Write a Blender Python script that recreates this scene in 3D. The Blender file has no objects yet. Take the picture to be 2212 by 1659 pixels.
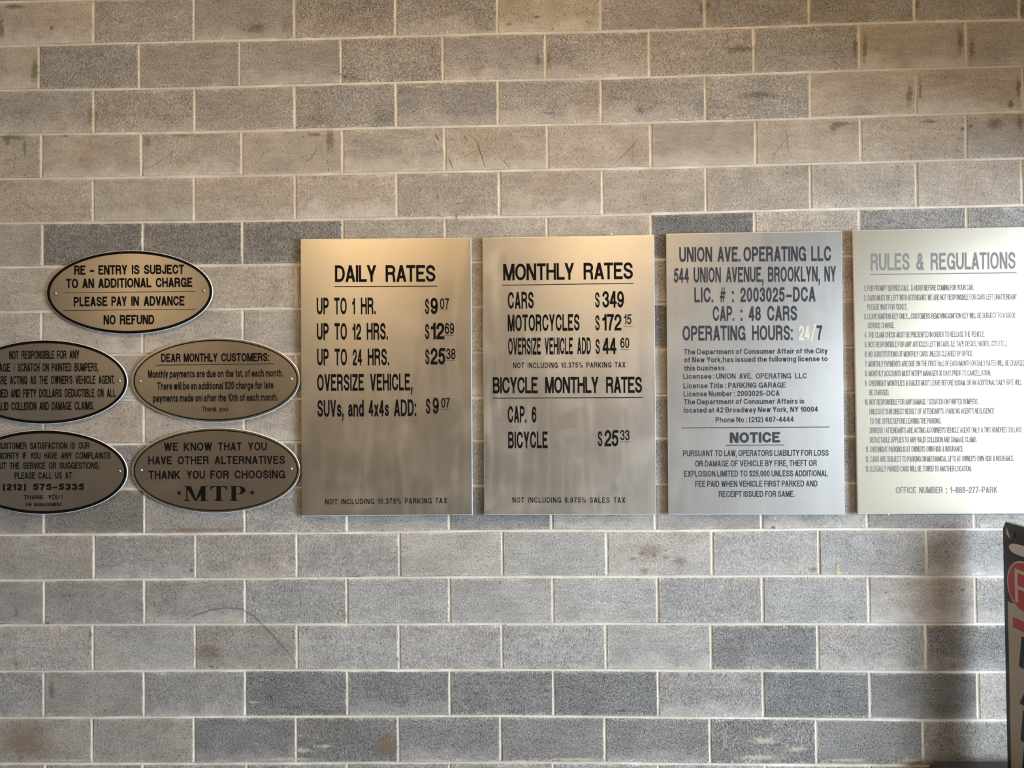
import bpy, math, random
from mathutils import Matrix, Vector
random.seed(7)
D = bpy.data
scene = bpy.context.scene
COL = scene.collection

# ------------------------------------------------------------------ camera, world, light, exposure
EYE = Vector((0.0, -2.865, 1.60))           # the wall face is the plane y = 0, the floor z = 0
FPX = 1600.0                                 # focal length for a 2212 px wide picture
YAW, PITCH, ROLL = math.radians(1.690), math.radians(0.832), math.radians(0.604)
ROT = Matrix.Rotation(YAW, 3, 'Z') @ Matrix.Rotation(PITCH, 3, 'X') @ Matrix.Rotation(ROLL, 3, 'Y')
cam_data = D.cameras.new('camera')
cam_data.sensor_width = 36.0
cam_data.lens = 36.0 * FPX / 2212.0
cam_data.clip_start = 0.05
cam = D.objects.new('camera', cam_data)
COL.objects.link(cam)
rt, fw, up = ROT.col[0], ROT.col[1], ROT.col[2]
cam.matrix_world = Matrix(((rt.x, up.x, -fw.x, EYE.x), (rt.y, up.y, -fw.y, EYE.y), (rt.z, up.z, -fw.z, EYE.z), (0, 0, 0, 1)))
scene.camera = cam

world = D.worlds.new('world')
scene.world = world
world.use_nodes = True
bg = world.node_tree.nodes['Background']
bg.inputs['Color'].default_value = (0.85, 0.92, 1.0, 1)
bg.inputs['Strength'].default_value = 2.1


def area(name, loc, target, sx, sy, power, color, spread=math.pi):
    l = D.lights.new(name, 'AREA')
    l.shape = 'RECTANGLE'; l.size = sx; l.size_y = sy
    l.energy = power; l.color = color; l.spread = spread
    o = D.objects.new(name, l); COL.objects.link(o)
    o.location = loc
    o.rotation_euler = (Vector(target) - Vector(loc)).to_track_quat('-Z', 'Z').to_euler()
    return o


# daylight falling in through the garage entrance, to the right of and behind the photographer
area('entrance_daylight', (6.8, -5.0, 1.15), (0.3, 0.0, 1.0), 6.4, 2.0, 2080, (0.77, 0.89, 1.0))

vs = scene.view_settings
vs.view_transform = 'Standard'; vs.look = 'None'; vs.gamma = 1.0; vs.use_curve_mapping = False
vs.exposure = 0.0
scene.cycles.max_bounces = 4
scene.cycles.diffuse_bounces = 2
scene.cycles.glossy_bounces = 2
scene.cycles.caustics_reflective = False
scene.cycles.caustics_refractive = False
scene.cycles.adaptive_threshold = 0.08


# ------------------------------------------------------------------ helpers
def wall_pt(px, py, depth=0.0):
    """photo pixel -> point on the plane y = -depth (parallel to the wall)"""
    d = ROT @ Vector(((px - 1106.0) / FPX, 1.0, -(py - 829.5) / FPX))
    t = (-depth - EYE.y) / d.y
    return EYE + d * t


def mesh_obj(name, verts, faces, mat, parent=None, smooth=False, uvs=None):
    me = D.meshes.new(name)
    me.from_pydata([tuple(v) for v in verts], [], faces)
    if uvs:
        ul = me.uv_layers.new(name='UVMap')
        for lp in me.loops:
            ul.data[lp.index].uv = uvs[lp.vertex_index]
    if smooth:
        for p in me.polygons: p.use_smooth = True
    me.update()
    if mat: me.materials.append(mat)
    o = D.objects.new(name, me)
    COL.objects.link(o)
    if parent: o.parent = parent
    return o


def empty(name, loc=(0, 0, 0)):
    o = D.objects.new(name, None); COL.objects.link(o)
    o.empty_display_size = 0.1
    return o


def tag(o, label=None, cat=None, group=None, kind=None):
    if label: o['label'] = label
    if cat: o['category'] = cat
    if group: o['group'] = group
    if kind: o['kind'] = kind
    return o


class NT:
    """tiny node helper"""
    def __init__(self, name):
        self.m = D.materials.new(name); self.m.use_nodes = True
        self.t = self.m.node_tree; self.b = self.t.nodes['Principled BSDF']; self.out = self.t.nodes['Material Output']

    def n(self, kind, **kw):
        nd = self.t.nodes.new('ShaderNode' + kind)
        ins = kw.pop('i', {})
        for k, v in kw.items(): setattr(nd, k, v)
        for k, v in ins.items():
            if hasattr(v, 'is_linked') or isinstance(v, bpy.types.NodeSocket): self.t.links.new(v, nd.inputs[k])
            else: nd.inputs[k].default_value = v
        return nd

    def math(self, op, a, b=0.0, c=None, clamp=False):
        i = {0: a, 1: b}
        if c is not None: i[2] = c
        return self.n('Math', operation=op, use_clamp=clamp, i=i).outputs[0]

    def noise(self, vec, scale, detail=2.0, rough=0.5, dist=0.0):
        return self.n('TexNoise', i={'Vector': vec, 'Scale': scale, 'Detail': detail, 'Roughness': rough, 'Distortion': dist}).outputs['Fac']

    def ramp(self, fac, stops, interp='LINEAR'):
        r = self.n('ValToRGB', i={0: fac}); cr = r.color_ramp; cr.interpolation = interp
        while len(cr.elements) < len(stops): cr.elements.new(0.5)
        for e, (p, c) in zip(cr.elements, stops):
            e.position = p; e.color = (c, c, c, 1) if not isinstance(c, tuple) else (*c, 1)
        return r.outputs[0]

    def mix(self, f, a, b, blend='MIX'):
        return self.n('Mix', data_type='RGBA', blend_type=blend, i={0: f, 6: a, 7: b}).outputs[2]

    def smooth(self, v, lo, hi):
        return self.n('MapRange', interpolation_type='SMOOTHSTEP', i={0: v, 1: lo, 2: hi, 3: 0.0, 4: 1.0}).outputs[0]

    def set(self, **kw):
        for k, v in kw.items():
            k = k.replace('_', ' ')
            if isinstance(v, bpy.types.NodeSocket): self.t.links.new(v, self.b.inputs[k])
            else: self.b.inputs[k].default_value = v
        return self.m


def plain(name, col, rough=0.6, metal=0.0, spec=0.5):
    t = NT(name)
    t.set(Base_Color=(*col, 1), Roughness=rough, Metallic=metal)
    t.b.inputs['Specular IOR Level'].default_value = spec
    return t.m


# ------------------------------------------------------------------ materials
def block_material():
    t = NT('concrete_block')
    co = t.n('TexCoord')
    info = t.n('ObjectInfo')
    sep = t.n('SeparateColor', i={0: info.outputs['Color']})
    tone, grain, warm, seed = sep.outputs[0], sep.outputs[1], sep.outputs[2], info.outputs['Alpha']
    off = t.n('CombineXYZ', i={0: t.math('MULTIPLY', seed, 37.0), 1: t.math('MULTIPLY', seed, 11.0), 2: t.math('MULTIPLY', seed, 23.0)}).outputs[0]
    vec = t.n('VectorMath', operation='ADD', i={0: co.outputs['Object'], 1: off}).outputs[0]
    vstr = t.n('VectorMath', operation='MULTIPLY', i={0: vec, 1: (1.35, 1.0, 0.72)}).outputs[0]
    fine = t.noise(vstr, 210, 2.0, 0.65)
    tiny = t.noise(vec, 520, 0.0, 0.6)
    pit = t.noise(vstr, 150, 1.0, 0.55)
    blot = t.noise(vec, 7.5, 2.5, 0.62, 0.5)
    streak = t.noise(t.n('VectorMath', operation='MULTIPLY', i={0: vec, 1: (3.0, 1.0, 16.0)}).outputs[0], 3.2, 2.5, 0.6, 0.4)
    uv = t.n('SeparateXYZ', i={0: co.outputs['UV']})
    u, v = uv.outputs[0], uv.outputs[1]
    du = t.math('MULTIPLY', t.math('MINIMUM', u, t.math('SUBTRACT', 1.0, u)), 0.39)
    dv = t.math('MULTIPLY', t.math('MINIMUM', v, t.math('SUBTRACT', 1.0, v)), 0.166)
    edge = t.math('MINIMUM', t.math('MULTIPLY', du, 1.5), dv)
    wob = t.math('ADD', edge, t.math('MULTIPLY', t.math('SUBTRACT', t.noise(vec, 26, 2.0, 0.7), 0.5), 0.034))
    fringe = t.math('SUBTRACT', 1.0, t.smooth(wob, -0.004, 0.014))
    # albedo: dark open-textured blocks to pale dense ones
    base = t.mix(tone, (0.105, 0.106, 0.108, 1), (0.39, 0.383, 0.368, 1))
    base = t.mix(warm, base, t.mix(1.0, base, (1.10, 0.98, 0.84, 1), 'MULTIPLY'))
    k = t.math('ADD', 0.66, t.math('MULTIPLY', blot, 0.68))
    k = t.math('MULTIPLY', k, t.math('ADD', 0.76, t.math('MULTIPLY', streak, 0.48)))
    spk = t.math('SUBTRACT', fine, 0.5)
    amp = t.math('ADD', 0.55, t.math('MULTIPLY', grain, 2.9))
    k = t.math('MULTIPLY', k, t.math('ADD', 1.0, t.math('MULTIPLY', spk, amp)))
    k = t.math('MULTIPLY', k, t.math('ADD', 1.0, t.math('MULTIPLY', t.math('SUBTRACT', tiny, 0.5), t.math('MULTIPLY', amp, 0.7))))
    pits = t.smooth(pit, 0.64, 0.72)
    k = t.math('MULTIPLY', k, t.math('SUBTRACT', 1.0, t.math('MULTIPLY', pits, t.math('ADD', 0.40, t.math('MULTIPLY', grain, 0.2)))))
    base = t.mix(1.0, base, t.n('CombineColor', i={0: k, 1: k, 2: k}).outputs[0], 'MULTIPLY')
    # lime bloom towards the lower edge of some blocks, mortar smeared over the arrises, brownish tints
    low = t.math('MULTIPLY', t.smooth(t.math('ADD', v, t.math('MULTIPLY', t.math('SUBTRACT', t.noise(vec, 14, 2.0, 0.65), 0.5), 0.9)), 0.42, 0.02), t.smooth(t.math('FRACT', t.math('MULTIPLY', seed, 7.3)), 0.35, 0.9))
    base = t.mix(t.math('MULTIPLY', low, t.math('ADD', 0.12, t.math('MULTIPLY', tone, 0.6))), base, (0.46, 0.44, 0.42, 1))
    base = t.mix(t.math('MULTIPLY', t.smooth(t.noise(vec, 4.0, 1.0, 0.5), 0.52, 0.75), 0.35), base, t.mix(1.0, base, (1.08, 0.94, 0.82, 1), 'MULTIPLY'))
    base = t.mix(t.math('MULTIPLY', fringe, 0.6), base, t.mix(1.0, t.mix(0.45, base, (0.50, 0.48, 0.44, 1)), t.n('CombineColor', i={0: k, 1: k, 2: k}).outputs[0], 'MULTIPLY'))
    h = t.math('MULTIPLY', fine, t.math('ADD', 0.3, grain))
    h = t.math('SUBTRACT', h, t.math('MULTIPLY', pits, 0.5))
    bump = t.n('Bump', i={'Strength': 0.55, 'Distance': 0.0035, 'Height': h})
    t.t.links.new(bump.outputs[0], t.b.inputs['Normal'])
    t.b.inputs['Specular IOR Level'].default_value = 0.25
    return t.set(Base_Color=base, Roughness=0.92)


def mortar_material():
    t = NT('mortar')
    co = t.n('TexCoord').outputs['Object']
    a = t.noise(co, 9, 3, 0.6); b = t.noise(co, 240, 2, 0.6)
    a2 = t.noise(co, 2.3, 2, 0.5)
    c = t.mix(t.math('MULTIPLY', t.smooth(a, 0.3, 0.7), t.smooth(a2, .3, .6)), (0.40, 0.37, 0.315, 1), (0.53, 0.51, 0.47, 1))
    k = t.math('ADD', 0.82, t.math('MULTIPLY', b, 0.36))
    c = t.mix(1.0, c, t.n('CombineColor', i={0: k, 1: k, 2: k}).outputs[0], 'MULTIPLY')
    bump = t.n('Bump', i={'Strength': 0.5, 'Distance': 0.0015, 'Height': b})
    t.t.links.new(bump.outputs[0], t.b.inputs['Normal'])
    t.b.inputs['Specular IOR Level'].default_value = 0.25
    return t.set(Base_Color=c, Roughness=0.9)


def brushed(name, col, rough, dull=0.0, smudge=0.5, aniso=0.55):
    """brushed sheet metal: fine horizontal grain, hand marks and dust that dull it"""
    t = NT(name)
    co = t.n('TexCoord').outputs['Object']
    fine = t.noise(t.n('VectorMath', operation='MULTIPLY', i={0: co, 1: (14.0, 1.0, 420.0)}).outputs[0], 2.0, 2.0, 0.6)
    cloud = t.noise(co, 5.0, 4.0, 0.6, 0.6)
    drip = t.noise(t.n('VectorMath', operation='MULTIPLY', i={0: co, 1: (18.0, 1.0, 2.2)}).outputs[0], 1.4, 3.0, 0.55, 0.3)
    dust = t.smooth(t.noise(co, 95, 2.0, 0.7), 0.70, 0.80)
    k = t.math('ADD', 0.90, t.math('MULTIPLY', fine, 0.2))
    c = t.mix(1.0, (*col, 1), t.n('CombineColor', i={0: k, 1: k, 2: k}).outputs[0], 'MULTIPLY')
    haze = t.math('MULTIPLY', t.math('ADD', t.smooth(cloud, 0.42, 0.75), t.smooth(drip, 0.40, 0.85)), smudge * 0.5)
    r = t.math('ADD', rough, t.math('ADD', t.math('MULTIPLY', haze, 0.16), t.math('MULTIPLY', t.math('SUBTRACT', fine, 0.5), 0.04)))
    met = t.math('SUBTRACT', 1.0 - dull, t.math('MULTIPLY', t.math('MAXIMUM', haze, t.math('MULTIPLY', dust, 0.6)), 0.28), clamp=True)
    bump = t.n('Bump', i={'Strength': 0.05, 'Distance': 0.0006, 'Height': fine})
    t.t.links.new(bump.outputs[0], t.b.inputs['Normal'])
    tan = t.n('Tangent', direction_type='UV_MAP')
    t.t.links.new(tan.outputs[0], t.b.inputs['Tangent'])
    t.b.inputs['Anisotropic Rotation'].default_value = 0.25        # level brushing spreads reflections up and down
    return t.set(Base_Color=c, Roughness=r, Metallic=met, Anisotropic=aniso)


M_BLOCK = block_material()
M_MORTAR = mortar_material()
M_STEEL = brushed('brushed_steel_plate', (0.47, 0.415, 0.34), 0.29, 0.0, 0.25)
M_ALU_A = brushed('aluminium_sheet_daily', (0.49, 0.46, 0.41), 0.295, 0.03, 0.5)
M_ALU_B = brushed('aluminium_sheet_monthly', (0.50, 0.48, 0.45), 0.29, 0.06, 0.8)
M_ALU_C = brushed('aluminium_sheet_licence', (0.315, 0.31, 0.30), 0.34, 0.18, 0.7)
M_ALU_D = brushed('aluminium_sheet_rules', (0.245, 0.224, 0.178), 0.38, 0.50, 0.25)
M_INK = plain('black_vinyl', (0.005, 0.0042, 0.0042), 0.6, 0, 0.05)
M_INK_GLARE = plain('glare_grey_vinyl', (0.14, 0.14, 0.15), 0.6, 0, 0.15)
M_INK_GLARE_SLATE = plain('glare_slate_vinyl', (0.024, 0.026, 0.034), 0.55, 0, 0.12)  # black lettering lightened, with a weaker glare put into its colour
M_GHOST = plain('faded_vinyl', (0.44, 0.42, 0.365), 0.6, 0, .1)
M_SCREW = plain('screw_steel', (0.72, 0.70, 0.66), 0.16, 1.0)
M_EDGE = plain('cut_metal_edge', (0.82, 0.81, 0.78), 0.35, 0.35)
M_BLACK_PAINT = plain('black_enamel', (0.004, 0.004, 0.004), 0.5, 0, 0.06)


def concrete(name, col, rough=0.9):
    t = NT(name)
    co = t.n('TexCoord').outputs['Object']
    k = t.math('ADD', 0.75, t.math('ADD', t.math('MULTIPLY', t.noise(co, 1.5, 5, 0.6), 0.35), t.math('MULTIPLY', t.noise(co, 60, 3, 0.6), 0.15)))
    return t.set(Base_Color=t.mix(1.0, (*col, 1), t.n('CombineColor', i={0: k, 1: k, 2: k}).outputs[0], 'MULTIPLY'), Roughness=rough)


# ------------------------------------------------------------------ the room: floor, ceiling, side wall
def slab(name, lo, hi, mat):
    x0, y0, z0 = lo; x1, y1, z1 = hi
    v = [(x0, y0, z0), (x1, y0, z0), (x1, y1, z0), (x0, y1, z0), (x0, y0, z1), (x1, y0, z1), (x1, y1, z1), (x0, y1, z1)]
    f = [(0, 3, 2, 1), (4, 5, 6, 7), (0, 1, 5, 4), (1, 2, 6, 5), (2, 3, 7, 6), (3, 0, 4, 7)]
    return tag(mesh_obj(name, v, f, mat), kind='structure')


slab('floor', (-6.2, -8.0, -0.12), (9.5, 0.30, 0.0), concrete('floor_concrete', (0.30, 0.29, 0.28)))
slab('ceiling', (-6.2, -8.0, 3.55), (6.5, 0.30, 3.70), concrete('ceiling_concrete', (0.42, 0.40, 0.37)))
slab('wall_left', (-6.4, -8.0, 0.0), (-6.2, 0.30, 3.55), concrete('wall_concrete', (0.22, 0.21, 0.20)))
slab('shade_beam_1', (2.55, -8.0, 2.30), (2.85, 0.0, 3.55), concrete('shade_beam_concrete', (0.34, 0.33, 0.31)))      # unseen downstand beam, added to keep daylight off the upper wall
slab('wall_far', (-6.2, -8.2, 0.0), (2.4, -8.0, 3.55), concrete('wall_far_concrete', (0.20, 0.19, 0.18)))

# ------------------------------------------------------------------ the block wall
Z0, PZ, X0, PX = 0.49027 * 2.865 + 1.60, 0.061491 * 2.865, -0.67497 * 2.865, 0.4
BED = {  # bed joints as seen: knots (x, y)
0: [(0,100),(203,94.5),(419,89.5),(641,85),(740,82),(1074,72.6),(1296,68.5),(1476,64),(1749,54),(1973,47.3),(2212,43.2)],
1: [(0,195),(203,193),(419,190),(740,180.6),(1074,173),(1296,170),(1476,164.6),(1749,156),(1978,148),(2212,142.5)],
2: [(0,290.3),(203,288.7),(419,286),(740,278),(1074,271),(1296,267.4),(1476,263),(1749,255.6),(1978,249),(2212,240.4)],
3: [(0,385.9),(203,384.9),(419,381.5),(740,375),(1074,368.7),(1296,365.3),(1476,361.5),(1749,353.8),(1978,348.4),(2212,341.7)],
4: [(0,482),(203,480),(419,478.7),(740,473.5),(1074,468.3),(1296,465.9),(1476,460),(1749,452.4),(1978,449),(2212,443)],
5: [(0,577),(448,574),(615,570.6),(1030,565),(1428,560),(2212,543)],
6: [(36,673.7),(470,667.6),(640,665.8),(1030,663),(1428,655),(1833,646),(2212,640)],
7: [(0,769),(260,766),(1030,761),(1428,755),(1833,749),(2212,743)],
8: [(0,867),(275,863.6),(1030,858),(1428,853),(1833,847),(2212,843)],
9: [(0,963),(268,959.4),(636,954),(1030,952),(1428,946),(1833,942),(2212,940)],
10: [(0,1058),(289,1055),(1030,1048),(1428,1045),(1833,1043),(2212,1041)],
11: [(0,1155.6),(202,1154.6),(421,1153),(740,1151),(1086,1146.5),(1309,1146.5),(1476,1147),(1768,1143),(2001,1143),(2173,1144.5)],
12: [(0,1253.3),(202,1252.3),(421,1251),(740,1249),(1086,1246),(1309,1246),(1476,1246),(1768,1244),(2001,1245),(2173,1246)],
13: [(0,1351),(202,1350),(421,1349),(740,1349),(1086,1347.6),(1309,1347.6),(1476,1348),(1768,1348),(2001,1348.6),(2173,1348.6)],
14: [(0,1450),(202,1450),(421,1448),(740,1448),(1086,1447),(1309,1448),(1476,1449),(1768,1449.7),(2001,1451),(2173,1452)],
15: [(0,1550.8),(202,1550.5),(421,1549),(740,1548),(1086,1547),(1309,1549),(1476,1550.6),(1768,1553),(2001,1555.5),(2173,1556)],
16: [(0,1650),(421,1650),(740,1648.5),(1086,1647.5),(1309,1648),(1476,1651),(1768,1652.6),(2001,1654)],
}
EVEN = [202, 421, 639.5, 859.5, 1082, 1305.5, 1531, 1760, 1990]
HEAD = {  # head joints of each course as seen (course r sits on bed joint r)
0: [202.6,418.6,635.4,854.2,1074.6,1297.4,1522,1747,1974,2201],
1: [84.4,301,517.6,736.5,956.5,1178.3,1402.8,1628,1856,2086.5],
2: [202.6,420.3,637,855.9,1076,1298.8,1523.7,1750.5,1979,2208.7],
3: [89.5,305.5,522.3,740,961.2,1182.3,1406,1632.4,1859.2,2087],
4: [201.6,419.6,638,856.9,1078.7,1301.5,1525,1751,1979.4,2208],
5: [91.8,308.6,524,741,962.2,1182.3,1407,1630.7,1856.9,2089],
6: EVEN, 8: EVEN, 10: EVEN,
7: [90.4,308.5,525,743,963,1184,1408,1635,1862,2094],
9: [94.8,311.4,528,746,967,1187,1411,1640,1868,2099],
11: [95,312.3,529.3,750,970.8,1191.5,1415.6,1644.8,1873.3,2104.4],
12: [203.2,422.8,641.2,863,1085.7,1310.5,1538.7,1769.2,2002],
13: [95.4,312.3,530,749.5,971.5,1194.2,1420.3,1647.5,1877,2107.8],
14: [201,421.8,641.8,862,1084.4,1308.8,1536.7,1766.8,2000],
15: [94.7,311,530,750.5,971.9,1196,1422.3,1648.9,1879.7,2113.2],
16: [198.8,419.5,640.2,860.7,1082,1307,1534.3,1764,1995],
}


def interp(k, x):
    if x <= k[0][0]: return k[0][1]
    for (a, b), (c, d) in zip(k, k[1:]):
        if x <= c: return b + (d - b) * (x - a) / (c - a)
    return k[-1][1]


BEDW = {}
for j, kn in BED.items():
    BEDW[j] = [(p.x, p.z) for p in (wall_pt(x, y) for x, y in kn)]
for j in (-3, -2, -1): BEDW[j] = [(-3, Z0 - PZ * j), (3, Z0 - PZ * j)]
BEDW[-1] = [(x, z + PZ) for x, z in BEDW[0]]
BEDW[17] = [(-3, 0.004), (3, 0.004)]


def bedz(j, x): return interp(BEDW[j], x)


def ypix(px, r):                        # rough photo height of the middle of course r at column px
    j = min(max(r, 0), 16)
    return interp(BED[j], px) - 48


HEADW = {}
for r, xs in HEAD.items():
    HEADW[r] = [wall_pt(x, ypix(x, r)).x for x in xs]
for r, src in ((-1, 1), (-2, 0), (17, 15)):
    HEADW[r] = [x + random.uniform(-.006, .006) for x in HEADW[src]]
for r in HEADW:
    xs = HEADW[r]
    while xs[0] > -2.35: xs.insert(0, xs[0] - PX)
    while xs[-1] < 2.45: xs.append(xs[-1] + PX)

wall = empty('wall_back')
tag(wall, kind='structure')
# the dense concrete core behind the facing
core = mesh_obj('wall_core', [(-6.2, .03, 0), (6.5, .03, 0), (6.5, .03, 3.55), (-6.2, .03, 3.55), (-6.2, .25, 0), (6.5, .25, 0), (6.5, .25, 3.55), (-6.2, .25, 3.55)],
                [(0, 1, 2, 3), (5, 4, 7, 6), (1, 5, 6, 2), (4, 0, 3, 7), (3, 2, 6, 7), (4, 5, 1, 0)], concrete('wall_core_concrete', (0.26, 0.25, 0.23)), wall)

# tone of single blocks that stand out: (course, photo column inside the block) -> (tone, grain, warm)
SPECIAL = {
 (5, 200): (.10, .75, .35), (5, 420): (.10, .8, .3), (5, 630): (.12, .8, .3), (5, 40): (.42, .3, .6), (5, 850): (.46, .4, .6), (5, 1070): (.52, .35, .6), (5, 1290): (.58, .3, .6),
 (5, 1520): (.06, 1.0, .0), (5, 1740): (.50, .4, .5), (5, 1970): (.28, .7, .0), (5, 2150): (.36, .6, .0),
 (11, 40): (.16, .5, .3), (11, 200): (.08, .8, .55), (11, 420): (.38, .5, .3), (11, 640): (.40, .5, .1), (11, 860): (.30, .7, .0), (11, 1080): (.14, .85, .0),
 (10, 300): (.20, .6, .25), (10, 530): (.22, .6, .2), (10, 100): (.22, .6, .3), (10, 750): (.2, .7, .2), (10, 970): (.3, .6, .2), (10, 1200): (.3, .6, .2), (10, 1420): (.26, .7, .0),
 (7, 1520): (.08, .9, .1), (6, 1420): (.40, .5, .3), (9, 1500): (.34, .6, .1), (9, 1750): (.42, .5, .1),
 (14, 1650): (.14, .9, .0), (14, 2100): (.12, .8, .0), (14, 1880): (.38, .6, .1), (14, 520): (.34, .5, .35),
 (15, 640): (.10, .95, .0), (15, 860): (.13, .9, .0), (15, 1080): (.13, .9, .0), (15, 1300): (.10, .95, .0), (15, 1760): (.10, .95, .0), (15, 2000): (.10, .8, .1), (15, 1530): (.34, .6, .1), (15, 2150): (.55, .3, .3),
 (16, 100): (.36, .3, .7), (16, 310): (.34, .35, .5), (16, 530): (.14, .8, .1), (16, 750): (.10, .8, .1), (16, 970): (.18, .85, .1), (16, 1200): (.18, .85, .1), (16, 1420): (.16, .85, .1), (16, 1650): (.14, .9, .2), (16, 1880): (.16, .9, .2), (16, 2100): (.26, .6, .3),
 (0, 100): (0.60, .2, .9), (0, 310): (0.42, .55, .4), (0, 530): (0.32, .6, .45), (0, 740): (0.30, .7, .4), (0, 960): (0.32, .7, .3), (0, 1190): (0.54, .25, 1.0), (0, 1400): (0.42, .5, .3), (0, 1640): (0.38, .6, .3), (0, 1860): (0.32, .6, .3), (0, 2090): (0.40, .3, .4),
 (1, 40): (0.56, .15, .9), (1, 190): (0.34, .6, .3), (1, 410): (0.40, .6, .4), (1, 620): (0.38, .7, .2), (1, 850): (0.38, .7, .4), (1, 1070): (0.40, .7, .3), (1, 1290): (0.42, .7, .4), (1, 1510): (0.46, .6, .5), (1, 1740): (0.38, .6, .3), (1, 1970): (0.50, .25, .6), (1, 2150): (0.44, .25, .5),
 (2, 100): (0.44, .45, .5), (2, 310): (0.40, .65, .5), (2, 530): (0.40, .65, .4), (2, 740): (0.34, .65, .15), (2, 960): (0.34, .7, .2), (2, 1190): (0.42, .65, .3), (2, 1410): (0.40, .6, .3), (2, 1640): (0.44, .6, .3), (2, 1860): (0.56, .25, .7), (2, 2090): (0.54, .2, .5),
 (12, 100): (.40, .3, .45), (12, 310): (.34, .45, .2), (12, 530): (.38, .5, .3), (12, 750): (.44, .5, .2), (12, 970): (.56, .5, .3), (12, 1200): (.50, .5, .1), (12, 1420): (.58, .45, .3),
 (12, 1650): (.46, .5, .0), (12, 1880): (.42, .45, .0), (12, 2090): (.42, .4, .0),
 (13, 40): (.36, .3, .3), (13, 200): (.32, .4, .15), (13, 420): (.36, .45, .2), (13, 640): (.40, .5, .0), (13, 1990): (.50, .25, .4), (13, 1760): (.46, .55, .0), (13, 1530): (.38, .6, .0),
}
BLOCKS = 0
for r in sorted(HEADW):
    xs = HEADW[r]
    for a, b in zip(xs, xs[1:]):
        hj = random.uniform(.0043, .0058); vj = random.uniform(.0042, .0056)
        zt0, zt1, zb0, zb1 = bedz(r - 1, a) - hj, bedz(r - 1, b) - hj, bedz(r, a) + hj, bedz(r, b) + hj
        if r == 17: zb0 = zb1 = 0.0
        x0, x1 = a + vj, b - vj
        proud = random.uniform(-.0010, .0010)
        e = .0022
        q = [(x0, zb0), (x1, zb1), (x1, zt1), (x0, zt0)]
        qi = [(x0 + e, zb0 + e), (x1 - e, zb1 + e), (x1 - e, zt1 - e), (x0 + e, zt0 - e)]
        j = lambda: random.uniform(-.0006, .0006)
        V = [(x + j(), proud, z + j()) for x, z in qi] + [(x, proud + e, z) for x, z in q] + [(x, .03, z) for x, z in q]
        F = [(0, 1, 2, 3)]
        for k in range(4):
            n = (k + 1) % 4
            F += [(4 + k, 4 + n, n, k), (8 + k, 8 + n, 4 + n, 4 + k)]
        uv = [(.01, .02), (.99, .02), (.99, .98), (.01, .98)] + [(0, 0), (1, 0), (1, 1), (0, 1)] * 2
        o = mesh_obj('block', V, F, M_BLOCK, wall, uvs=uv)
        tn = None
        for (sr, px), val in SPECIAL.items():
            if sr == r and a < wall_pt(px, ypix(px, r)).x < b: tn = val
        if tn is None:
            if r in (3, 4, 6, 7, 8, 9): tn = (random.uniform(.44, .58), random.uniform(.2, .4), random.uniform(.5, .8))
            elif r in (12, 13, 14): tn = (random.uniform(.42, .54), random.uniform(.45, .6), random.uniform(.0, .2))
            else: tn = (random.uniform(.28, .42), random.uniform(.4, .7), random.uniform(.1, .4))
        o.color = (tn[0], tn[1], tn[2], random.random())
        BLOCKS += 1

# mortar: tooled concave joints between the blocks
mv, mf = [], []
PROF = [(-1.25, .0016), (-.75, .0030), (-.3, .0044), (.3, .0044), (.75, .0030), (1.25, .0016)]


def joint(path, half):
    """path: points (x, z); sweeps the concave profile across the direction of travel"""
    base = len(mv)
    for i, (x, z) in enumerate(path):
        a = path[max(i - 1, 0)]; b = path[min(i + 1, len(path) - 1)]
        d = Vector((b[0] - a[0], b[1] - a[1])).normalized()
        n = Vector((-d.y, d.x))
        h = half * random.uniform(.80, 1.22)
        dp = random.uniform(-.0006, .0006)
        for s, y in PROF:
            mv.append((x + n.x * s * h, y + dp, z + n.y * s * h))
    w = len(PROF)
    for i in range(len(path) - 1):
        for k in range(w - 1):
            p = base + i * w + k
            mf.append((p, p + w, p + w + 1, p + 1))


for j in range(-3, 17):
    pts = []
    x = -2.4
    while x < 2.5:
        pts.append((x, bedz(j, x) + random.uniform(-.0007, .0007))); x += .05
    joint(pts, .0052)
for r in HEADW:
    for x in HEADW[r]:
        zt, zb = bedz(r - 1, x) - .0035, bedz(r, x) + .0035
        n = 5
        joint([(x + random.uniform(-.0008, .0008), zb + (zt - zb) * i / n) for i in range(n + 1)], .0050)
mo = mesh_obj('mortar', mv, mf, M_MORTAR, wall, smooth=True)
me = mo.data
if me.polygons[0].normal.y > 0: me.flip_normals()


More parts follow.
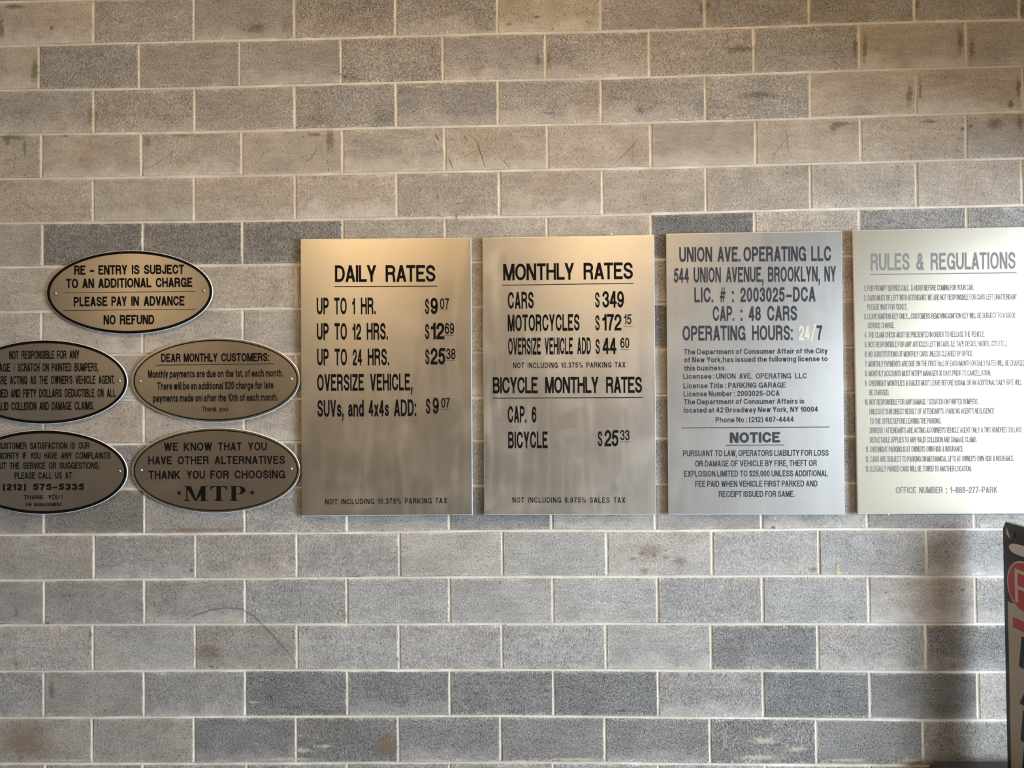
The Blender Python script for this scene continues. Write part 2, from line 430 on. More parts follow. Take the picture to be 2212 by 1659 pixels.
# ------------------------------------------------------------------ lettering: a drawn grotesque alphabet
# p = stroke along a path, d = diagonal with level ends, b = square dot, c.. = quarter curve (corner, end)
# 9/-9 = cap line / base line (or right / left edge), 8/-8 = x height / descender, 7/-7 = stroke centre at cap line / descender
BOWL = 'p 0,.5 c0,1,.5,1 c1,1,1,.5 c1,0,.5,0 c0,0,0,.5'
SS = 'p .97,.70 c.97,1,.5,1 c.04,1,.04,.75 c.04,.58,.5,.51 c1,.44,1,.26 c1,0,.5,0 c0,0,0,.31'
G = {
'A': (.93, 'd 0,-9 .5,9|d 1,-9 .5,9|p .22,.25 .78,.25'),
'B': (.90, 'p 0,-9 0,9|p 0,1 .55,1 c.95,1,.95,.765 c.95,.53,.55,.53 0,.53|p 0,0 .58,0 c1,0,1,.265 c1,.53,.58,.53 0,.53'),
'C': (.97, 'p 1,.67 c.98,1,.52,1 c0,1,0,.5 c0,0,.52,0 c1,0,1,.36'),
'D': (.94, 'p 0,-9 0,9|p 0,1 .42,1 c1,1,1,.5 c1,0,.42,0 0,0'),
'E': (.82, 'p 0,-9 0,9|p 0,1 9,1|p 0,.53 .95,.53|p 0,0 9,0'),
'F': (.77, 'p 0,-9 0,9|p 0,1 9,1|p 0,.52 .92,.52'),
'G': (1.0, 'p .98,.68 c.95,1,.52,1 c0,1,0,.5 c0,0,.5,0 c1,0,1,.45|p 1,.45 .54,.45|p 1,.45 1,-9'),
'H': (.92, 'p 0,-9 0,9|p 1,-9 1,9|p 0,.53 1,.53'),
'I': (.0, 'p .5,-9 .5,9'),
'J': (.70, 'p 1,9 1,.3 c1,0,.5,0 c0,0,0,.34'),
'K': (.95, 'p 0,-9 0,9|d .97,9 .05,.3|d .3,.5 1,-9'),
'L': (.75, 'p 0,-9 0,9|p 0,0 9,0'),
'M': (1.1, 'p 0,-9 0,9|p 1,-9 1,9|d .03,9 .5,-9|d .97,9 .5,-9'),
'N': (.92, 'p 0,-9 0,9|p 1,-9 1,9|d .02,9 .98,-9'),
'O': (1.03, BOWL),
'P': (.85, 'p 0,-9 0,9|p 0,1 .5,1 c1,1,1,.73 c1,.46,.5,.46 0,.46'),
'Q': (1.03, BOWL + '|d .6,.25 1,-9'),
'R': (.92, 'p 0,-9 0,9|p 0,1 .55,1 c.96,1,.96,.755 c.96,.51,.55,.51 0,.51|p .5,.51 c.92,.51,.92,.26 .97,-9'),
'S': (.88, SS),
'T': (.84, 'p -9,1 9,1|p .5,-9 .5,9'),
'U': (.92, 'p 0,9 0,.34 c0,0,.5,0 c1,0,1,.34 1,9'),
'V': (.90, 'd 0,9 .5,-9|d 1,9 .5,-9'),
'W': (1.28, 'd 0,9 .26,-9|d .5,9 .26,-9|d .5,9 .74,-9|d 1,9 .74,-9'),
'X': (.90, 'd 0,9 1,-9|d 1,9 0,-9'),
'Y': (.90, 'd 0,9 .5,.36|d 1,9 .5,.36|p .5,-9 .5,.46'),
'Z': (.82, 'p -9,1 9,1|p -9,0 9,0|d 1,.92 0,.08'),
'0': (.74, BOWL),
'1': (.42, 'p 1,-9 1,9|p -9,.72 .15,.72 c.85,.74,.9,1'),
'2': (.74, 'p 0,.64 c0,1,.5,1 c1,1,1,.72 c1,.52,.55,.36 c.06,.2,.03,0|p -9,0 9,0'),
'3': (.74, 'p 0,.70 c0,1,.48,1 c.94,1,.94,.76 c.94,.53,.38,.53|p .38,.53 c1,.53,1,.27 c1,0,.48,0 c0,0,0,.31'),
'4': (.78, 'p .76,-9 .76,9|p -9,.25 9,.25|d .74,9 .02,.27'),
'5': (.74, 'p 9,1 .16,1|p .17,1 .06,.44|p .05,.46 c.2,.64,.5,.64 c1,.64,1,.33 c1,0,.48,0 c0,0,0,.28'),
'6': (.74, 'p .97,.74 c.95,1,.52,1 c0,1,0,.45 c0,0,.5,0 c1,0,1,.31 c1,.61,.52,.61 c.03,.61,0,.36'),
'7': (.72, 'p -9,1 9,1|p .98,.97 c.45,.55,.32,-9'),
'8': (.74, 'p .06,.76 c.06,1,.5,1 c.94,1,.94,.76 c.94,.53,.5,.53 c.06,.53,.06,.76|p 0,.27 c0,.53,.5,.53 c1,.53,1,.27 c1,0,.5,0 c0,0,0,.27'),
'9': (.74, 'p .03,.26 c.05,0,.48,0 c1,0,1,.55 c1,1,.5,1 c0,1,0,.69 c0,.39,.48,.39 c.97,.39,1,.64'),
'.': (.0, 'b 0,0'), ',': (.0, 'b 0,0|d .5,.02 -.2,-.17'), ':': (.0, 'b 0,0|b 0,.62'), "'": (.0, 'p .5,.68 .5,9'),
'-': (.42, 'p -9,.37 9,.37'), '–': (.62, 'p -9,.37 9,.37'), '!': (.0, 'b 0,0|p .5,.3 .5,9'),
'/': (.42, 'D 0,-9 1,9'), '(': (.34, 'p 1,1.12 c0,.95,0,.43 c0,-.1,1,-.26'), ')': (.34, 'p 0,1.12 c1,.95,1,.43 c1,-.1,0,-.26'),
'&': (.98, 'd .22,.72 1,-9|p .22,.74 c.2,1,.45,1 c.72,1,.72,.78 c.72,.62,.32,.5 c0,.4,0,.24 c0,0,.38,0 c.82,0,.9,.5'),
'#': (.78, 'D .12,-9 .42,9|D .58,-9 .88,9|p .02,.66 9,.66|p -9,.32 .95,.32'),
'%': (1.2, 'o 0,.52,.42,1|o .58,0,1,.48|D .3,-9 .7,9'),
'$': (.74, SS + '|v .5,-.12 .5,1.12'),
'a': (.74, 'p .06,.68 c.08,1,.5,1 c.92,1,.92,.68 .92,.2 c.92,0,9,.03|p .92,.6 .5,.55 c0,.5,0,.25 c0,0,.38,0 c.92,0,.92,.45'),
'b': (.78, 'p 0,-9 0,9|' + BOWL), 'c': (.72, 'p 1,.66 c.97,1,.52,1 c0,1,0,.5 c0,0,.52,0 c.97,0,1,.36'),
'd': (.78, 'p 1,-9 1,9|' + BOWL), 'e': (.76, 'p 0,.5 1,.5 c1,1,.5,1 c0,1,0,.5 c0,0,.52,0 c.92,0,1,.29'),
'f': (.40, 'p .42,-9 .42,1.15 c.42,7,9,7|p -9,1 9,1'),
'g': (.78, BOWL + '|p 1,8 1,.0 c1,-7,.5,-7 c.08,-7,.04,-.22'),
'h': (.74, 'p 0,-9 0,9|p 0,.55 c0,1,.53,1 c1,1,1,.62 1,-9'), 'i': (.0, 'p .5,-9 .5,8|i 0,0'),
'k': (.72, 'p 0,-9 0,9|d .95,8 .06,.3|d .32,.5 1,-9'), 'l': (.0, 'p .5,-9 .5,9'),
'm': (1.15, 'p 0,-9 0,8|p 0,.55 c0,1,.28,1 c.5,1,.5,.62 .5,-9|p .5,.55 c.5,1,.78,1 c1,1,1,.62 1,-9'),
'n': (.74, 'p 0,-9 0,8|p 0,.55 c0,1,.53,1 c1,1,1,.62 1,-9'), 'o': (.78, BOWL),
'p': (.78, 'p 0,-8 0,8|' + BOWL), 'r': (.46, 'p 0,-9 0,8|p 0,.45 c0,1,9,.97'), 's': (.68, SS),
't': (.40, 'p .42,1.32 .42,.25 c.42,0,9,.02|p -9,1 9,1'), 'u': (.74, 'p 1,-9 1,8|p 0,8 0,.38 c0,0,.47,0 c1,0,1,.45'),
'v': (.70, 'd 0,8 .5,-9|d 1,8 .5,-9'), 'w': (1.02, 'd 0,8 .26,-9|d .5,8 .26,-9|d .5,8 .74,-9|d 1,8 .74,-9'),
'x': (.70, 'd 0,8 1,-9|d 1,8 0,-9'), 'y': (.70, 'd 0,8 .5,-9|d 1,8 .32,-8'),
}
XH, DESC = .735, -.27
LOW = set('abcdefghiklmnoprstuvwxy')


def glyph(ch, t):
    """polygons of a glyph (list of point lists) and its width, cap height = 1"""
    w, spec = G[ch]
    w = max(w + (t - .14) * .9, t) if w else t
    ty = t * .72                                  # level strokes are lighter than stems
    top = XH if ch in LOW else 1.0
    polys = []

    def mx(v, s): return w if v == 9 else 0.0 if v == -9 else s / 2 + v * (w - s)

    def my(v):
        return {9: 1.0, -9: 0.0, 8: XH, -8: DESC, 7: 1 - ty / 2, -7: DESC + ty / 2}.get(v, ty / 2 + v * (top - ty))

    for layer, part in enumerate(spec.split('|')):
        first = len(polys)
        kind, rest = part[0], part[2:].split(' ')
        if kind in 'pv':
            tt, th = (t * .30, t * .30) if kind == 'v' else (t, ty)
            pts = []
            for tok in rest:
                if tok[0] == 'c':
                    a, b, c, d = map(float, tok[1:].split(','))
                    P0 = pts[-1]; C = (mx(a, t), my(b)); P3 = (mx(c, t), my(d)); K = .60
                    B1 = (P0[0] + (C[0] - P0[0]) * K, P0[1] + (C[1] - P0[1]) * K)
                    B2 = (P3[0] + (C[0] - P3[0]) * K, P3[1] + (C[1] - P3[1]) * K)
                    for i in range(1, 7):
                        s = i / 6; m = 1 - s
                        pts.append(tuple(m**3 * P0[k] + 3 * m * m * s * B1[k] + 3 * m * s * s * B2[k] + s**3 * P3[k] for k in (0, 1)))
                else:
                    a, b = map(float, tok.split(','))
                    pts.append((mx(a, t), my(b)))
            closed = len(pts) > 3 and abs(pts[0][0] - pts[-1][0]) + abs(pts[0][1] - pts[-1][1]) < 1e-6
            L, Rr = [], []
            n = len(pts)
            for i in range(n):
                p0 = pts[i - 1] if i else (pts[-2] if closed else pts[0])
                p1 = pts[i + 1] if i < n - 1 else (pts[1] if closed else pts[-1])
                c = pts[i]
                d1 = Vector((c[0] - p0[0], c[1] - p0[1])); d2 = Vector((p1[0] - c[0], p1[1] - c[1]))
                if d1.length < 1e-9: d1 = d2
                if d2.length < 1e-9: d2 = d1
                d1.normalize(); d2.normalize()
                tn = d1 + d2
                tn = tn.normalized() if tn.length > .1 else d1
                nn = Vector((-tn.y, tn.x)); f = 1 / max(.55, nn.dot(Vector((-d1.y, d1.x))))
                L.append((c[0] + nn.x * tt / 2 * f, c[1] + nn.y * th / 2 * f)); Rr.append((c[0] - nn.x * tt / 2 * f, c[1] - nn.y * th / 2 * f))
            for i in range(n - 1): polys.append([L[i], L[i + 1], Rr[i + 1], Rr[i]])
        elif kind in 'dD':
            (a, b), (c, d) = [tuple(map(float, k.split(','))) for k in rest]
            hw = t * (1.10 if kind == 'd' else .55)
            xa, xb, ya, yb = mx(a, hw), mx(c, hw), my(b), my(d)
            if ch == ',': ya, yb, hw = t * .5, -t * 1.0, t * .62; xa, xb = t * .68, t * .36
            hw *= math.sqrt(1 + ((xb - xa) / max(abs(yb - ya), .1)) ** 2) ** .6
            polys.append([(xa - hw / 2, ya), (xa + hw / 2, ya), (xb + hw / 2, yb), (xb - hw / 2, yb)])
        elif kind in 'bi':
            y = float(rest[0].split(',')[1]) * 1.0
            y0 = .86 if kind == 'i' else y * .90
            y1 = 1.0 if kind == 'i' else y0 + min(t, .19)
            polys.append([(0, y0), (t, y0), (t, y1), (0, y1)])
        elif kind == 'o':
            x0, y0, x1, y1 = map(float, rest[0].split(','))
            x0, x1 = x0 * w, x1 * w
            s = t * .62; N = 16
            for i in range(N):
                a0, a1 = 2 * math.pi * i / N, 2 * math.pi * (i + 1) / N
                cx, cy, rx, ry = (x0 + x1) / 2, (y0 + y1) / 2, (x1 - x0) / 2, (y1 - y0) / 2
                polys.append([(cx + rx * math.cos(a0), cy + ry * math.sin(a0)), (cx + rx * math.cos(a1), cy + ry * math.sin(a1)),
                              (cx + (rx - s) * math.cos(a1), cy + (ry - s) * math.sin(a1)), (cx + (rx - s) * math.cos(a0), cy + (ry - s) * math.sin(a0))])
        polys[first:] = [[(x, y, layer) for x, y in p] for p in polys[first:]]
    return polys, w


GC = {}


def layout(text, t, gap, space):
    polys, x = [], 0.0
    prev = None
    for ch in text:
        if ch == ' ':
            x += space; prev = None; continue
        if (ch, t) not in GC: GC[ch, t] = glyph(ch, t)
        gp, w = GC[ch, t]
        if prev:
            g = gap
            if (prev in 'AVWYTLPF' and ch in 'AVWYT.,') or (prev in 'TVWYA' and ch in 'aeoAVTY'): g -= .07
            if (prev + ch) in ('LA', 'RA', 'AR', 'NA', 'DA', 'MA'): g -= .0
            x += g
        polys += [[(a + x, b, k) for a, b, k in p] for p in gp]
        x += w; prev = ch
    return polys, x


class Panel:
    """a flat sign parallel to the wall; everything on it is placed on its own face"""
    def __init__(self, root, depth): self.root, self.depth, self.ink = root, depth, M_INK

    def p(self, x, y, lift=.0006): return wall_pt(x, y, self.depth + lift)

    def text(self, items, base, cap, t=.14, mat=None, gap=.16, space=.36, lift=.0006, name='lettering', label=None):
        """items: (text, x0, x1) in photo columns; base: (x, y, x, y) base line; cap: cap height in px"""
        bx0, by0, bx1, by1 = base
        for it in items:
            v, f = [], []
            s, x0, x1 = it[:3]
            c = it[3] if len(it) > 3 else cap
            dy = it[4] if len(it) > 4 else 0.0
            tt = it[5] if len(it) > 5 else t
            tt = tt * 1.33 + .01 if tt < .195 else tt * 1.35 + .015
            polys, w = layout(s, tt, gap, space)
            for pl in polys:
                b = len(v)
                for gx, gy, k in pl:
                    px = x0 + gx / w * (x1 - x0)
                    by = by0 + (by1 - by0) * (px - bx0) / (bx1 - bx0) + dy
                    v.append(self.p(px + gy * c * -.008, by - gy * c, lift + k * .00006))
                f.append(tuple(range(b, b + len(pl))))
            o = mesh_obj(name, v, f, mat or self.ink, self.root)
            orient(o)
            if label: o['label'] = label

    def rule(self, x0, y0, x1, y1, th, mat=None, name='ruled_line'):
        v = [self.p(x0, y0 + th / 2), self.p(x1, y1 + th / 2), self.p(x1, y1 - th / 2), self.p(x0, y0 - th / 2)]
        o = mesh_obj(name, v, [(0, 1, 2, 3)], mat or self.ink, self.root); orient(o)
        return o


def orient(o):
    """turn every face of a flat mesh towards the room (-y)"""
    me = o.data
    fl = [p.index for p in me.polygons if p.normal.y > 0]
    if fl:
        import bmesh
        bm = bmesh.new(); bm.from_mesh(me); bm.faces.ensure_lookup_table()
        bmesh.ops.reverse_faces(bm, faces=[bm.faces[i] for i in fl])
        bm.to_mesh(me); bm.free()


def screw(root, pos, rad=.0062):
    """pan-head screw: shallow dome with a cross recess"""
    v, f = [], []
    N = 16
    prof = [(1.0, 0.0), (1.0, .25), (.86, .52), (.60, .72), (.30, .80), (.0, .81)]
    for r, h in prof[:-1]:
        for i in range(N):
            a = 2 * math.pi * i / N
            v.append((pos.x + rad * r * math.cos(a), pos.y - rad * h * .75, pos.z + rad * r * math.sin(a)))
    v.append((pos.x, pos.y - rad * .81 * .75, pos.z))
    for k in range(len(prof) - 2):
        for i in range(N):
            n = (i + 1) % N
            f.append((k * N + i, k * N + n, (k + 1) * N + n, (k + 1) * N + i))
    for i in range(N): f.append(((len(prof) - 2) * N + i, (len(prof) - 2) * N + (i + 1) % N, len(v) - 1))
    o = mesh_obj('screw', v, f, M_SCREW, root, smooth=True)
    sv, sf = [], []
    for ang in (.5, .5 + math.pi / 2):
        c, s = math.cos(ang), math.sin(ang); L, W = rad * .5, rad * .10; b = len(sv)
        for a, q in ((-L, -W), (L, -W), (L, W), (-L, W)):
            sv.append((pos.x + a * c - q * s, pos.y - rad * .63, pos.z + a * s + q * c))
        sf.append((b, b + 1, b + 2, b + 3))
    orient(mesh_obj('cross_recess', sv, sf, M_BLACK_PAINT, o))
    return o


# ------------------------------------------------------------------ rectangular metal signs
def sheet_sign(name, corners, mat, depth, label, lip=.0035):
    """flat sheet with folded edges, standing off the wall on a hidden batten"""
    root = empty(name)
    tag(root, label, 'sign')
    P = Panel(root, depth)
    c = [wall_pt(x, y, depth) for x, y in corners]         # TL TR BR BL
    cen = sum(c, Vector()) / 4
    inn = [p + (cen - p).normalized() * .0028 for p in c]
    V = [Vector((p.x, -depth, p.z)) for p in inn] + [Vector((p.x, -depth + .0022, p.z)) for p in c] + [Vector((p.x, -depth + .011, p.z)) for p in c]
    F = [(3, 2, 1, 0)]
    o = mesh_obj('face_sheet', V[:4], F, mat, root, uvs=[(p.x, p.z) for p in V[:4]]); orient(o)
    E = []
    for k in range(4):
        n = (k + 1) % 4
        E += [(k, n, 4 + n, 4 + k), (4 + k, 4 + n, 8 + n, 8 + k)]
    E.append((8, 9, 10, 11))
    mesh_obj('folded_edge', V, E, M_EDGE, root)
    # battens fixing it to the wall
    for fy in (.2, .8):
        a = c[0].lerp(c[3], fy); b = c[1].lerp(c[2], fy)
        x0, x1, z = a.x + .06, b.x - .06, (a.z + b.z) / 2
        v = [(x, y, zz) for y in (-depth + .011, .0) for x, zz in ((x0, z - .02), (x1, z - .02), (x1, z + .02), (x0, z + .02))]
        mesh_obj('batten', v, [(0, 1, 2, 3), (4, 7, 6, 5), (0, 4, 5, 1), (1, 5, 6, 2), (2, 6, 7, 3), (3, 7, 4, 0)], M_BLACK_PAINT, root)
    return P


def clip(P, x, y):
    """small retaining pin that peeps over the rim of a sign"""
    p = wall_pt(x, y, P.depth)
    v, f = [], []
    N = 8
    for k in range(2):
        for i in range(N):
            a = 2 * math.pi * i / N
            v.append((p.x + .0028 * math.cos(a), p.y + (.002 if k == 0 else .012), p.z + .0028 * math.sin(a)))
    f.append(tuple(range(N)))
    for i in range(N): f.append((i, (i + 1) % N, N + (i + 1) % N, N + i))
    mesh_obj('retaining_pin', v, f, M_SCREW, P.root)


# --- daily rates
P = sheet_sign('rate_sign', [(649, 516.4), (1017.5, 513.6), (1020.6, 1112.6), (652, 1115.4)], M_ALU_A, .028, 'brushed metal sign headed daily rates, beside the oval plaques')
TB = .185
P.text([('DAILY', 723.5, 813), ('RATES', 833, 940.7)], (723, 609.3, 941, 608.7), 36.3, .175, gap=.06)
P.rule(722.3, 619, 944.7, 618.1, 1.7)


def price(P, base, cap, items, cents=None, rule=None):
    """items: (text, x0, x1, weight)"""
    x0, x1 = items[0][1], items[-1][2] + 1
    P.text([(s, a, b, cap if s != '$' else cap * .93, 0, t) for s, a, b, t in items], (x0, base, x1, base), cap, .17, gap=.05)
    if cents: P.text([cents[:3]], (cents[1], cents[3], cents[2], cents[3]), cents[4], .152, gap=.1)
    if rule: P.rule(rule[0], rule[2], rule[1], rule[2], .9)


P.text([('UP', 684.3, 710.2), ('TO', 722.3, 749), ('1', 760.8, 767, 35), ('HR.', 779.6, 811.8)], (684, 679.3, 812, 678.8), 36.3, TB, gap=.13)
price(P, 678.9, 36, [('$', 918, 927.2, .16), ('9', 930, 946, .19)], ('07', 950.3, 970.2, 667.5, 23.2), (950.3, 969, 669.6))
P.text([('UP', 684.6, 710.2), ('TO', 722.8, 749.4), ('12', 761.5, 780.1, 35), ('HRS.', 792.3, 838.2)], (684, 734.5, 838, 733.8), 36.3, TB, gap=.13)
price(P, 733, 36, [('$', 918.1, 927.5, .16), ('12', 930.6, 960, .19)], ('69', 960.8, 981, 721.4, 24), (960.8, 980, 724))
P.text([('UP', 685.2, 710.2), ('TO', 723.2, 749.6), ('24', 762, 782, 35), ('HRS.', 794.6, 840.7)], (685, 789.6, 840, 789.2), 36.3, TB, gap=.13)
price(P, 787.7, 36, [('$', 918.4, 927.9, .16), ('25', 930, 961.9, .19)], ('38', 963.7, 984, 776.5, 24), (963.7, 982.3, 779.3))
P.text([('OVERSIZE', 685.2, 786), ('VEHICLE,', 799.5, 891)], (685, 844.8, 891, 843.4), 36.4, TB, gap=.13)
P.text([('SUVs,', 685.6, 742.2), ('and', 751.8, 786), ('4x4s', 796.4, 840.2, 35), ('ADD:', 851, 899)], (685, 900.6, 899, 898.9), 36.4, TB, gap=.13)
price(P, 894.1, 35.6, [('$', 920, 929.7, .16), ('9', 935, 947.8, .18)], ('07', 953.4, 971.5, 881, 21.7), (953.7, 972.4, 884.7))
P.text([('NOT', 702.7, 729), ('INCLUDING', 736.7, 808.2), ('10.375%', 816, 866.4), ('PARKING', 874.7, 932.4), ('TAX', 940.5, 965.5)], (702, 1090, 965, 1087.2), 11.8, .15, gap=.30)
clip(P, 933.5, 1115)

# --- monthly rates
P = sheet_sign('rate_sign', [(1042.2, 513.6), (1413.2, 506.8), (1417.8, 1112.4), (1046, 1112.4)], M_ALU_B, .028, 'brushed metal sign headed monthly rates with bicycle rates below')
P.text([('MONTHLY', 1087, 1240.3), ('RATES', 1260.6, 1367.3)], (1087, 606, 1367, 602.7), 36.2, .175, gap=.06)
P.rule(1083.7, 616.1, 1368.7, 612, 1.8)
P.text([('CARS', 1097, 1153)], (1097, 667, 1153, 666.5), 36.4, TB, gap=.13)
price(P, 664.4, 35.6, [('$', 1285.5, 1295.5, .15), ('349', 1301.2, 1348, .17)])
P.text([('MOTORCYCLES', 1097, 1252)], (1097, 715.8, 1252, 714.5), 36.3, TB, gap=.13)
price(P, 714, 35.6, [('$', 1285.9, 1295.5, .15), ('172', 1301.2, 1342.5, .17)], ('15', 1347.7, 1364, 700.6, 21.8), (1347.7, 1367.3, 704.6))
P.text([('OVERSIZE', 1097.8, 1168.3), ('VEHICLE', 1176.8, 1237.6), ('ADD', 1247, 1276.5)], (1097, 766.4, 1277, 765), 36.4, TB, gap=.12)
price(P, 764.8, 35, [('$', 1286.4, 1295.8, .15), ('44', 1301.8, 1331.6, .17)], ('60', 1340, 1359.5, 752, 22.6), (1340, 1359.5, 755.3))
P.text([('NOT', 1108.7, 1132.5), ('INCLUDING', 1139.8, 1205), ('10.375%', 1212.3, 1259), ('PARKING', 1267, 1320.6), ('TAX', 1328, 1351)], (1108, 795.3, 1351, 793.6), 11.7, .16, gap=.26)
P.text([('BICYCLE', 1064.7, 1162), ('MONTHLY', 1177.7, 1293), ('RATES', 1309.4, 1387)], (1064, 849.9, 1387, 848.8), 35.4, .18, gap=.05)
P.rule(1064.4, 860.1, 1388.4, 858.5, 1.9)
P.text([('CAP.', 1097, 1137), ('6', 1148.8, 1158.8, 35)], (1097, 913.2, 1159, 913), 36.2, TB, gap=.13)
P.text([('BICYCLE', 1097.8, 1183.3)], (1097, 968.6, 1183, 968.2), 36.2, TB, gap=.13)
price(P, 964.2, 35.2, [('$', 1291.3, 1301.2, .15), ('25', 1306, 1336, .17)], ('33', 1339.8, 1360, 951.2, 22.4), (1340, 1360, 954.7))
P.text([('NOT', 1106.9, 1132.5), ('INCLUDING', 1140.7, 1212), ('8.875%', 1219.9, 1266), ('SALES', 1273.8, 1317), ('TAX', 1325.7, 1350.6)], (1107, 1085.8, 1351, 1086), 11.8, .15, gap=.30)
clip(P, 1333.5, 1114); clip(P, 1321, 505.5)

# --- licence sign
P = sheet_sign('license_sign', [(1439.5, 504.7), (1818.3, 498.8), (1825.4, 1111.6), (1444.6, 1111.6)], M_ALU_C, .028, 'pale grey metal license sign with a notice paragraph at the bottom')
P.ink = M_INK_GLARE_SLATE
P.text([('UNION', 1467.4, 1538.5), ('AVE.', 1549.9, 1599.4), ('OPERATING', 1606.3, 1741.4), ('LLC', 1752.8, 1795.3)], (1467, 566, 1795, 563.8), 32.3, TB, gap=.13)
P.text([('544', 1455.9, 1488.2, 31.5), ('UNION', 1498.7, 1557.5), ('AVENUE,', 1568.3, 1649.3), ('BROOKLYN,', 1659.3, 1771.2), ('NY', 1781.2, 1806)], (1456, 610.9, 1806, 608), 33, TB, gap=.13)
P.text([('LIC.', 1500, 1540.8), ('#', 1555.3, 1567.4), (':', 1581.5, 1585.5), ('2003025', 1599.4, 1695, 31.6), ('–', 1698, 1710.3), ('DCA', 1713.4, 1761.8)], (1500, 653.4, 1762, 651.4), 32.2, TB, gap=.15)
P.text([('CAP.', 1539.8, 1586), (':', 1600, 1603.8), ('48', 1617.5, 1643.7, 31.4), ('CARS', 1657.5, 1722)], (1540, 693.5, 1722, 692.5), 32.2, TB, gap=.13)
P.text([('OPERATING', 1474.7, 1610.5), ('HOURS:', 1624.8, 1712.5)], (1475, 736, 1713, 735), 32.4, TB, gap=.13)
P.text([('24', 1725.7, 1749.2), ('/', 1750, 1763.6, 38, 2.5)], (1725, 735, 1764, 735), 31.8, .18, M_GHOST, gap=.1, label='worn away pale figures')
P.text([('7', 1764.5, 1776.3)], (1764, 734.7, 1777, 734.7), 31.8, TB)
para = [('The Department of Consumer Affair of the City', 1477.6, 1787.7, 765.8, 763.5), ('of New York,has issued the following license to', 1478, 1787.7, 783, 780.3),
        ('this business.', 1478, 1568.3, 801, 800.3), ('License Title : PARKING GARAGE', 1476.5, 1697.3, 839, 837.2),
        ('License Number : 2003025–DCA', 1476.7, 1684, 856.7, 855), ('The Department of Consumer Affairs is', 1477.4, 1737.4, 873.9, 872),
        ('located at 42 Broadway New York, NY 10004', 1477, 1766.9, 891.8, 889.6), ('Phone No : (212) 487-4444', 1546, 1714.8, 912.6, 911.3)]
for s, x0, x1, y0, y1 in para: P.text([(s, x0, x1)], (x0, y0, x1, y1), 11.6, .175, gap=.17, space=.55)
P.text([('Licensee :', 1475.9, 1543), ('UNION', 1547, 1589), ('AVE.', 1597, 1625), ('OPERATING', 1633, 1709), ('LLC', 1718, 1743)], (1475, 818.6, 1743, 817.6), 11.8, .17, gap=.18, space=.5)
P.rule(1472, 924.3, 1791.7, 922.5, 1.6)
P.text([('NOTICE', 1576.8, 1685.3)], (1577, 956.9, 1685, 955.8), 22.6, .225, gap=.11)
P.rule(1568.3, 962, 1694.6, 961.2, 1.8)
for s, x0, x1, y0, y1 in [('PURSUANT TO LAW, OPERATORS LIABILITY FOR LOSS', 1475.6, 1790.2, 985.8, 984.6), ('OR DAMAGE OF VEHICLE BY FIRE, THEFT OR', 1501.8, 1764.5, 1008, 1006.8),
        ('EXPLOSION LIMITED TO $25,000 UNLESS ADDITIONAL', 1477.9, 1788.6, 1029.8, 1028.9), ('FEE PAID WHEN VEHICLE FIRST PARKED AND', 1501.8, 1766, 1052, 1050.9),
        ('RECEIPT ISSUED FOR SAME.', 1553, 1716.3, 1073.8, 1073.4)]:
    P.text([(s, x0, x1)], (x0, y0, x1, y1), 13.1, .17, gap=.14, space=.55)

